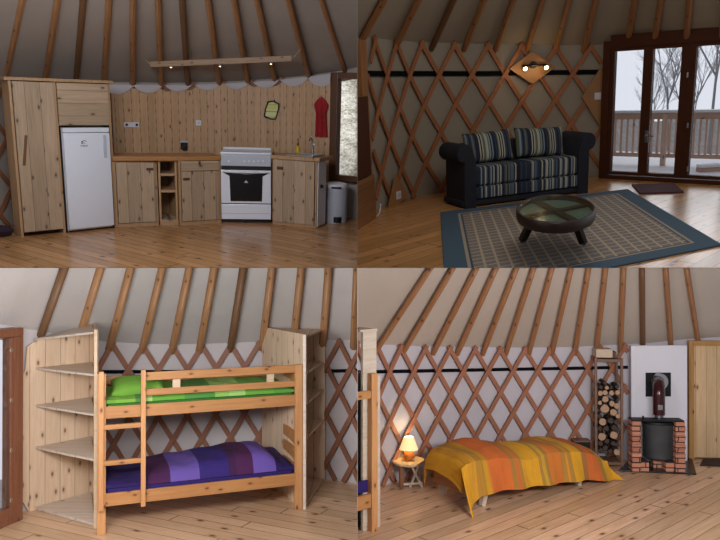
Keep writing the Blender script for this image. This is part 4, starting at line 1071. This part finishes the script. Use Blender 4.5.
BL_ = [(0, 'e0a01c'), (.06, 'cf9424'), (.1, 'b07f28'), (.14, 'c8901e'), (.165, 'd2682a'), (.3, 'a87430'), (.325, 'cf6a2c'), (.345, 'ad7c34'), (.365, 'dfa21f'), (.475, 'a87e34'), (.49, 'c69a2c'), (.51, 'a67a34'), (.53, 'd77a2c'), (.62, 'b28034'), (.645, 'd8922a'), (.66, 'ae8034'), (.68, 'e2a41e'), (.755, 'a8703a'), (.79, 'd0662c'), (.87, 'a27a30'), (.9, 'dba428'), (.93, 'e2a21a')]
M['blank'] = bands('orange yellow striped blanket', BL_, 'x', W_ + .34, thread=.22, off=.17)
ol, orr = .12, .12
Kt = []
for u, v in ((437, 446), (448, 441.5), (462, 439), (478, 440.5), (495, 441.7), (513, 439), (531, 436), (553, 437), (567, 440), (581, 445), (598, 453), (604, 462)):
    a_, b_ = P(u, v, D * .88); Kt.append((a_ / W_, b_ + .01))
Kt[0] = (-.3, Kt[0][1]); Kt.append((1.3, Kt[-1][1] - .05)); print('Kt', [(round(a, 2), round(b, 2)) for a, b in Kt])
def ktop(s):
    for (a, z0), (b, z1) in zip(Kt, Kt[1:]):
        if s <= b: q = (s - a) / (b - a); q = q * q * (3 - 2 * q); return z0 + (z1 - z0) * q
    return Kt[-1][1]
def hemz(s):      # height of the front hem above the floor
    K = [(-.2, .0), (-.06, .01), (.05, .16), (.12, .175), (.5, .135), (.8, .1), (.93, .06), (1.0, .03), (1.2, .02)]
    for (a, z0), (b, z1) in zip(K, K[1:]):
        if s <= b: return z0 + (z1 - z0) * (s - a) / (b - a)
    return .02
def blanket(a, b):
    s = -.16 + 1.30 * a               # along
    # b: 0 front hem .. 1 back hem
    xs = max(0, min(1, s)); ox = (s - xs) * W_
    zt_ = ktop(s)
    fd = .36                           # share of b for the front drop
    bd = .88
    if b < fd: q = 1 - b / fd; yy = 0; oy = q
    elif b > bd: yy = D; q = (b - bd) / (1 - bd); oy = -q
    else: yy = D * (b - fd) / (bd - fd); oy = 0
    x = xs * W_ ; y = yy; z = zt_ + .018 * math.sin(b * 7 + s * 9) + .01 * math.sin(s * 23 + b * 4)
    # rounded top edges
    ed = min(1, abs(yy - 0) / .22) if oy == 0 else 0
    ed2 = min(1, abs(D - yy) / .22) if oy == 0 else 0
    if oy == 0: z -= .06 * (1 - ed) ** 2 + .05 * (1 - ed2) ** 2
    else: z -= .06 if oy > 0 else .05
    exl = min(1, max(0, s) * W_ / .3); exr = min(1, max(0, (1 - s)) * W_ / .25)
    z -= .03 * (1 - exl) ** 2 + .04 * (1 - exr) ** 2
    if ox < 0:
        k = -ox / (.16 * W_); dropl = (.33 if oy > 0 else (.16 + .12 * (1 - yy / D))) 
        z -= dropl * k ** .8 if oy <= 0 else .0; x -= (.04 + .05 * k) * min(1, k * 4)
        if oy > 0: x -= .03 * k
    if ox > 0:
        k = ox / (.14 * W_); 
        x += .05 * min(1, k * 3) + (.07 * k if oy <= 0 else .16 * k * oy)
        z -= (.28) * k if oy <= 0 else 0
    if oy > 0:
        zh = hemz(s); kx = (-ox / (.16 * W_)) if ox < 0 else 0
        z = z + (max(.012, zh) - z) * (oy ** .9)
        y = -.02 - .05 * oy - (.05 * oy * math.sin(s * 15) ** 2) - .1 * kx * oy
    if oy < 0: z -= .2 * -oy; y = D + .02
    return (x, y, max(.012, z))
tag(MB().grid(blanket, 110, 60, th=(0, 0, -.006)).build('blanket', M['blank'], None, BRr, f.M, smooth=True), 'orange and yellow striped blanket draped over the low bed', 'blanket')
# log rack
f = Frame(BRr, (595, 467), (623.5, 468)); W_ = f.W; D = .3
def P(u, v, y=0): return f.pt(u, v, y)
zr = P(610, 358)[1]
t = thing('log_rack', 'tall narrow wooden rack filled with firewood', 'rack', f.M, BRr)
M['rackw'] = wood('brown rack wood', '7a5b48', '54392a', 'z', 'x', 0, .2, 0, seed=3)
for x_ in (0, W_ - .03):
    for y_ in (0, D - .03): MB().box(x_, x_ + .03, y_, y_ + .03, 0, zr).build('post', M['rackw'], t, bev=.002)
zb = P(610, 464)[1] + .01
for z0 in (.03, zr - .05): MB().box(.03, W_ - .03, 0, D, z0, z0 + .035).build('board', M['rackw'], t, bev=.002)
for y_ in (.0, D - .02):
    for x_ in (.0, W_ - .02): pass
M['bark'] = plain('log bark', '4a3a30', .95, var=.4, sc=20); M['barkd'] = plain('dark log bark', '2c2522', .95, var=.4, sc=20)
def endmat(name, c, d):
    n = N(name); v_, x, y, z = n.xyz(); r = n.math('SQRT', n.math('ADD', n.math('MULTIPLY', x, x), n.math('MULTIPLY', z, z)))
    ring = n.math('FRACT', n.math('ADD', n.math('MULTIPLY', r, 110), n.math('MULTIPLY', n.noise(v_, 20), 1.5)))
    return n.done(n.mix(n.math('MULTIPLY', ring, .6), srgb(c), srgb(d)), .8)
M['le'] = endmat('pale log end', 'bd9b7e', '96735a'); M['led'] = endmat('brown log end', '4c3c34', '342822')
Q = 50 / 208.; logs = [(58, 222, 12, 0), (85, 220, 12, 0), (112, 222, 12, 0), (139, 219, 12, 0), (86, 248, 15, 0), (60, 262, 10, 0), (114, 266, 13, 0), (143, 276, 14, 0), (84, 287, 20, 0), (121, 303, 16, 0), (148, 318, 11, 0), (60, 320, 11, 1), (75, 342, 17, 0), (110, 338, 15, 1), (142, 345, 14, 1), (60, 372, 12, 1), (92, 372, 13, 1), (124, 368, 13, 1), (149, 376, 12, 1), (70, 403, 18, 0), (122, 398, 18, 0), (148, 414, 10, 1), (95, 425, 12, 1), (62, 434, 14, 1), (120, 434, 12, 1), (144, 438, 12, 1), (134, 469, 15, 0), (88, 452, 13, 1), (63, 465, 14, 1), (108, 466, 11, 1), (68, 198, 10, 1), (92, 199, 9, 0), (113, 200, 8, 1), (86, 181, 9, 1), (140, 196, 11, 1), (153, 250, 8, 1)]
srt = sorted(logs, key=lambda q: q[1]); rows = []
cnt = {}
for px, py, r, dk in logs:
    u = 585 + px * Q; v = 340 + py * Q; x_, z_ = P(u, v, -.01); rad = r * Q / 82 * .95
    band = 'top' if py < 205 else 'upper' if py < 262 else 'middle' if py < 330 else 'lower' if py < 395 else 'bottom'
    side_ = 'left post' if px < 80 else 'right post' if px > 128 else 'rack centre'
    x_ = min(max(x_, .032 + rad), W_ - .032 - rad)
    yo = R_.uniform(-.0, .02) + (.02 if dk else 0)
    size = 'large' if r >= 16 else 'small' if r <= 10 else 'medium'
    key = (size, dk, band, side_); cnt[key] = cnt.get(key, 0) + 1
    lab = f"{size} {'dark' if dk else 'pale ended'} {'split' if dk else 'round'} log in the {band} layer by the {side_}" + ('' if cnt[key] == 1 else f", {ORD[cnt[key] - 1]} one")
    t = thing('firewood_log', lab, 'log', f.M @ Matrix.Translation((x_, yo, z_)), BRr, 'firewood logs in the rack')
    rr = random.Random(px * py); n_ = 12; wob = [rad * rr.uniform(.86, 1.06) for _ in range(n_)]
    if dk: wob = [w * (1 if i % 4 else .8) for i, w in enumerate(wob)]
    vs = [(wob[i] * math.cos(i * math.tau / n_), y_, wob[i] * math.sin(i * math.tau / n_)) for y_ in (.004, .24) for i in range(n_)]
    MB().add(vs, [tuple(range(n_)), tuple(range(n_, 2 * n_))[::-1]] + [(i, i + n_, (i + 1) % n_ + n_, (i + 1) % n_) for i in range(n_)]).build('bark', M['barkd' if dk else 'bark'], t)
    vs = [(wob[i] * .93 * math.cos(i * math.tau / n_), y_, wob[i] * .93 * math.sin(i * math.tau / n_)) for y_ in (-.002, .003) for i in range(n_)]
    MB().add(vs, [tuple(range(n_)), tuple(range(n_, 2 * n_))[::-1]] + [(i, i + n_, (i + 1) % n_ + n_, (i + 1) % n_) for i in range(n_)]).build('cut_face', M['led' if dk else 'le'], t)
zc0 = zr + .001; zc1 = P(605, 349.5)[1]; xc0, xc1 = P(596.5, 355)[0], P(613, 355)[0]
tag(MB().box(xc0, xc1, .02, .24, zc0, zc1).build('box', plain('cream carton', 'cdb9a4', .8), None, BRr, f.M, bev=.004), 'cream box on top of the log rack', 'box')
tag(MB().box(xc1 + .01, xc1 + .05, .04, .2, zc0, zc0 + .07).build('small_box', plain('brown carton', '6a4c3c', .8), None, BRr, f.M, bev=.003), 'small brown box beside the cream box on the rack', 'box')
# dark speaker-like box between bed and rack
c = BRr.fl(588, 467)
t = thing('dark_crate', 'small dark crate behind the right end of the bed', 'crate', BRr.M @ Matrix.Translation(c), BRr)
zc = BRr.aty(585, 442, c.y).z
MB().box(-.16, .03, .0, .15, 0, zc).build('body', M['blackm'], t, bev=.006)
MB().box(-.17, .04, -.01, .16, zc, zc + .015).build('lid', M['rackw'], t, bev=.003)
# stove place
q = [BRr.fl(618.5, 471.5), BRr.fl(696.5, 475), BRr.fl(691.5, 457.5), BRr.fl(633, 456.5)]
f = Frame(BRr, q[0], q[1]); loc = [((p - f.o).dot(f.ex), (p - f.o).dot(f.ey)) for p in q]
tag(MB().slab(loc, .0005, .015).build('hearth_plate', plain('black slate hearth', '1b1d22', .3), None, BRr, f.M, bev=.003), 'black floor plate under the stove', 'hearth')
f = Frame(BRr, (631.5, 462.8), (687.5, 462.2)); W_ = f.W
def P(u, v, y=0): return f.pt(u, v, y)
z1 = P(660, 345.5)[1]; z0 = .017
t = thing('heat_shield', 'tall white panel standing behind the stove', 'panel', f.M, BRr)
MB().box(0, W_, .0, .03, z0, z1).build('board', plain('white painted board', 'e9e8f2', .7, var=.02), t, bev=.003)
xa, za = P(645.5, 396.5); xb, zb = P(670.5, 372.5)
MB().box(xa, xb, -.012, -.001, za, zb).build('flue_plate', M['blackm'], t, bev=.002)
xc, zc = P(657.8, 381)
g = Frame(BRr, (632.5, 473.5), (686, 474.5)); Wg = g.W
def G(u, v, y=0): return g.pt(u, v, y)
n = N('stove brick'); v_, x, y, z = n.xyz()
bt = n.new('ShaderNodeTexBrick'); n.put(bt.inputs['Vector'], n.comb(n.math('ADD', x, n.math('MULTIPLY', y, 1.0)), z, 0.0))
bt.inputs['Scale'].default_value = 1; bt.inputs['Brick Width'].default_value = .22; bt.inputs['Row Height'].default_value = .062; bt.inputs['Mortar Size'].default_value = .007; bt.offset = 0.5
bt.inputs['Color1'].default_value = srgb('c98f76'); bt.inputs['Color2'].default_value = srgb('b0705a'); bt.inputs['Mortar'].default_value = srgb('3e2e2a')
M['brick'] = n.done(bt.outputs['Color'], .9, bump=n.noise(v_, 40), bs=.3, bd=.005)
t = thing('wood_stove', 'round black iron stove between brick pillars with dark red flue', 'stove', g.M, BRr)
zb1 = G(638, 422)[1]
xl0, xl1 = G(632.8, 450)[0], G(641.5, 450)[0]; xr0, xr1 = G(676.5, 450)[0], G(686, 450)[0]
for a, b in ((xl0, xl1), (xr0, xr1)):
    mb = MB(); k = 11; hh = (zb1 - .016) / k
    for i in range(k):
        o_ = .006 * (i % 2); mb.box(a - o_ + .003, b + o_ - .003, .02 - o_, .17, .016 + i * hh + .004, .016 + (i + 1) * hh)
    mb.box(a + .008, b - .008, .03, .16, .016, zb1 - .004, 1)
    mb.build('brick_pillar', [M['brick'], M['blackm']], t, bev=0)
zf = G(650, 463)[1]
for a, b in ((642.5, 650.5), (667.5, 675.8)): MB().box(G(a, 460)[0], G(b, 460)[0], .05, .25, .016, zf).build('foot_brick', M['brick'], t, bev=.003)
MB().box(G(653.5, 460, .2)[0], G(667, 460, .2)[0], .2, .3, .016, G(660, 457, .2)[1]).build('foot_brick', M['brick'], t, bev=.003)
cx = (xl1 + xr0) / 2; rd = (xr0 - xl1) / 2 - .005; zt_ = G(660, 425, .1)[1]; zl_ = G(660, 459, .1)[1]
pr = [(rd * .8, zl_ - .02), (rd * .93, zl_)]
k = 7
for i in range(k + 1):
    z = zl_ + (zt_ - zl_) * i / k; pr += [(rd * .95, z), (rd * .975, z + .01)] if i < k else [(rd, z)]
cy = .06 + rd * .8; cx = G(659, 440, cy)[0]
n = N('dark ribbed stove iron'); v_, x, y, z = n.xyz(); fz = n.noise(v_, 6); M['iron'] = n.done(n.mix(fz, srgb('34373b'), srgb('5a5e63')), .5, metal=.4)
MB().lathe(pr, 32, 1, .8, o=(cx, cy, 0)).build('drum', M['iron'], t, smooth=True)
MB().lathe([(rd * 1.0, zt_), (rd * 1.02, zt_ + .012), (rd * .98, zt_ + .03), (rd * .4, zt_ + .045)], 32, 1.03, .85, o=(cx, cy, 0)).build('top_plate', M['blackm'], t, smooth=True)
MB().box(xl0 + .005, xr1 - .005, .03, .2, zb1 + .001, zb1 + .018).build('cover_plate', M['blackm'], t, bev=.003)
MB().tube([(xl1 + .02, .02, zb1 + .02), (xl1 + .02, .0, zb1 + .07)], .012, 8).build('lever', M['black'], t)
M['flue'] = plain('dark red enamel flue', '3a1218', .22, var=.15)
py = cy; r_ = .07
# flue plate position in g frame
tgt = g.room.M.inverted() @ (f.M @ V((xc, -.012, zc))) - g.o; tg = V((tgt.dot(g.ex), tgt.dot(g.ey), tgt.z))
zt2 = tg.z
pts = [V((cx, py, zt_ + .045)), V((cx, py, zt_ + .1)), V((cx, py, zt2 - .12))]
for i in range(7):
    a = math.pi / 2 * i / 6; dd = (V((tg.x, tg.y, 0)) - V((cx, py, 0))).normalized(); pts.append(V((cx, py, zt2 - .12 + .12 * math.sin(a))) + dd * .12 * (1 - math.cos(a)))
pts.append(V((tg.x, tg.y, zt2)))
MB().tube(pts[1:], r_, 20).build('flue_pipe', M['flue'], t, smooth=True)
MB().tube([pts[0] - V((0, 0, .03)), pts[1] + V((0, 0, .02))], r_ * .75, 16).build('flue_collar', M['steel'], t, smooth=True)
MB().box(cx - .035, cx + .02, py - r_ - .006, py - r_ + .004, zt_ + .17, zt_ + .23).build('gauge', M['steel'], t, bev=.003)
MB().tube([(tg.x, tg.y - .05, zt2), (tg.x, tg.y - .03, zt2)], r_ * 1.5, 24).build('flue_rosette', M['chrome'], t, smooth=True)
# pine door panelling at the right
M['pdoor'] = wood('pine door boards', 'dcbc92', 'bd966a', 'z', 'x', .13, .55, .03, seed=9, var=.06, kd=2.5)
f = Frame(BRr, (687.5, 458.6), (745, 459.5))
t = thing('door_3', '', '', f.M, BRr); del t['label'], t['category']; t['kind'] = 'structure'
zt = f.pt(700, 340.5)[1]; z1 = f.pt(700, 345.5)[1]
M['ofr'] = wood('orange pine door frame', 'b98a50', '8f632f', 'z', 'x', 0, .2, 0, seed=8)
MB().box(f.pt(688, 400)[0], f.pt(693, 400)[0], -.04, .02, 0, zt).box(f.pt(693, 400)[0], f.W, -.04, .02, z1, zt).build('door_frame', M['ofr'], t, bev=.004)
MB().box(f.pt(693.3, 400)[0], f.W, -.01, .03, .02, z1 - .004).build('door_leaf', M['pdoor'], t)
q = [BRr.fl(700, 466), BRr.fl(722, 467), BRr.fl(722, 459.8), BRr.fl(703, 459.5)]; f = Frame(BRr, q[0], q[1]); loc = [((p - f.o).dot(f.ex), (p - f.o).dot(f.ey)) for p in q]
tag(MB().slab(loc, .001, .015).build('doormat', plain('dark brown doormat', '3a2a24', .95, var=.3, sc=40), None, BRr, f.M, bev=.003), 'dark brown doormat in front of the pine door', 'doormat')
def LIGHTS():
    area('daylight', TLr, (-2.2, 5.2, 2.6), (-1.8, 10, .7), 2.0, .8, 84, (.9, .94, 1))  # unseen lamp added to brighten the kitchen
    area('daylight', TRr, (1.6, 4.6, 2.9), (2.6, 9, .3), 1.6, 1, 30, (1, .95, .88))  # added fill without a visible source, lifts the dim lounge
    area('daylight', BLr, (-1.6, 3.5, 2.0), (-1.6, 8, 1.3), 1.8, .5, 118, (.97, .97, 1))  # unseen lamp added in front of the bunk bed
    area('daylight', BRr, (2.2, 3.5, 2.0), (2.0, 8, 1.3), 1.8, .5, 112, (1, .97, .95))  # unseen lamp added in front of bed and stove
    area('daylight outside', TLr, (-1.4, 11.6, 4.2), (-.3, 15, 1.5), 1, 1, 150, (1, 1, 1))  # added lamp behind the wall, brightens the hillside in the kitchen window
    area('daylight at doors', TRr, (6.8, 14.5, 2.2), (3.5, 8, .2), 3, 2, 80, (.9, .95, 1))  # area lamp for the daylight entering by the glass doors
    def pt(name, w, e, col, r=.03):
        l = bpy.data.lights.new(name, 'POINT'); l.energy = e; l.color = col; l.shadow_soft_size = r
        o = bpy.data.objects.new(name, l); C.objects.link(o); o.location = w
    pt('lamp bulb light', LAMP, 2.2, (1, .75, .4), .025)
    mm = onwall('TR', 524, 71, .2); pt('wall spot light', mm.translation, .7, (1, .7, .35))
    mm = onwall('TR', 543, 71, .2); pt('wall spot light', mm.translation, .7, (1, .7, .35))
# ------------------------------------------------------------------ added dividing boards between the four room sets, stop light leaking across
def cray(u, v): # world direction of a pixel
    r = BLr.ray(u, v); return r.normalized()
SU, SV = 357.4, 267.8
nv = cray(SU, 0).cross(cray(SU, 540)).normalized()      # normal of the upright seam plane
if nv.x < 0: nv = -nv
nh = cray(0, SV).cross(cray(720, SV)).normalized()
if nh.z < 0: nh = -nh
EPS = .0012
def clipmesh(o, planes):
    mw = o.matrix_world; inv = mw.inverted(); need = []
    for n_, keep in planes:
        vals = [((mw @ v.co) - CAM).dot(n_) * keep for v in o.data.vertices]
        if not vals: return False
        if max(vals) <= EPS: return False
        if min(vals) < EPS: need.append((n_, keep))
    if not need: return True
    bm = bmesh.new(); bm.from_mesh(o.data); m3 = mw.to_3x3()
    for n_, keep in need:
        co = inv @ (CAM + n_ * (keep * EPS)); no = (m3.transposed() @ (n_ * keep)).normalized()
        r = bmesh.ops.bisect_plane(bm, geom=bm.verts[:] + bm.edges[:] + bm.faces[:], dist=1e-6, plane_co=co, plane_no=no, clear_inner=True)
        es = [e for e in r['geom_cut'] if isinstance(e, bmesh.types.BMEdge) and e.is_valid and e.is_boundary]
        if es:
            try: bmesh.ops.triangle_fill(bm, edges=es, use_beauty=False) if len(es) > 400 else bmesh.ops.edgenet_fill(bm, edges=es)
            except Exception: pass
    ok = len(bm.faces) > 0
    bmesh.ops.recalc_face_normals(bm, faces=bm.faces)
    bm.to_mesh(o.data); bm.free()
    return ok
bpy.context.view_layer.update()
KEEP = {'TL': ((nv, -1), (nh, 1)), 'TR': ((nv, 1), (nh, 1)), 'BL': ((nv, -1), (nh, -1)), 'BR': ((nv, 1), (nh, -1))}
for o in list(bpy.data.objects):
    if o.type == 'MESH':
        k = CLIP.get(o.name)
        if k:
            if not clipmesh(o, KEEP[k]): 
                for ch in o.children: pass
                bpy.data.objects.remove(o)
for _ in range(2):
    for o in list(bpy.data.objects):
        if o.type == 'EMPTY' and not o.children: bpy.data.objects.remove(o)
M['divider'] = plain('pale divider board', '8d8580', .8)
c_, s_ = math.cos(0), 0
mb = MB(); d1 = 17
fw_ = V((0, 1, 0)); th = .001
def dv(n_, u, w0, w1, up, d0):
    mb = MB()
    vs = []
    for (dd, ww) in ((d0, w0), (d0, w1), (d1, w1), (d1, w0)):
        p = u * dd + up * ww
        vs.append(p)
    return mb.hexa([CAM + p - n_ * th for p in vs] + [CAM + p + n_ * th for p in vs])
du = cray(SU, SV); upv = V((0, 0, 1)); 
struct(dv(nv, du, -2.6, 5.5, nh.cross(V((1, 0, 0))) * 0 + V((0, 0, 1)), 5.0).build('wall_centre', M['divider']))
struct(dv(nh, V((0, du.y, du.z)).normalized(), -4.2, 5.0, V((1, 0, 0)), 3.3).build('ceiling_divider', M['divider']))
# ------------------------------------------------------------------ light and camera
w = bpy.data.worlds.new('overcast sky'); bpy.context.scene.world = w; w.use_nodes = True
nt = w.node_tree; bg = nt.nodes['Background']
tc = nt.nodes.new('ShaderNodeTexCoord'); sp = nt.nodes.new('ShaderNodeSeparateXYZ'); nt.links.new(tc.outputs['Generated'], sp.inputs[0])
cr = nt.nodes.new('ShaderNodeValToRGB'); mp = nt.nodes.new('ShaderNodeMapRange'); mp.inputs[1].default_value = -1; mp.inputs[2].default_value = 1
nt.links.new(sp.outputs[1], mp.inputs[0]); nt.links.new(mp.outputs[0], cr.inputs[0])
els = cr.color_ramp.elements; els[0].position = .35; els[0].color = (WB := (.25, .245, .26, 1)); els[1].position = .8; els[1].color = (.80, .84, .93, 1)
nt.links.new(cr.outputs[0], bg.inputs[0]); bg.inputs[1].default_value = 1.0
def area(name, room, p, tgt, sx, sy, e, col=(1, .95, .88)):
    l = bpy.data.lights.new(name, 'AREA'); l.shape = 'RECTANGLE'; l.size = sx; l.size_y = sy; l.energy = e; l.color = col
    o = bpy.data.objects.new(name, l); C.objects.link(o)
    p = V(p); d = V(tgt) - p
    o.matrix_world = room.M @ Matrix.Translation(p) @ d.to_track_quat('-Z', 'Y').to_matrix().to_4x4(); return o
LIGHTS()
cam = bpy.data.cameras.new('camera'); cam.lens = 35; cam.sensor_width = 36; cam.clip_end = 300
co = bpy.data.objects.new('camera', cam); C.objects.link(co); co.location = CAM
co.rotation_euler = (math.pi / 2 - AB, 0, 0)
sc = bpy.context.scene; sc.camera = co
sc.view_settings.view_transform = 'Standard'; sc.view_settings.look = 'None'; sc.view_settings.exposure = 0; sc.view_settings.gamma = 1
try: sc.view_settings.use_curve_mapping = False
except Exception: pass
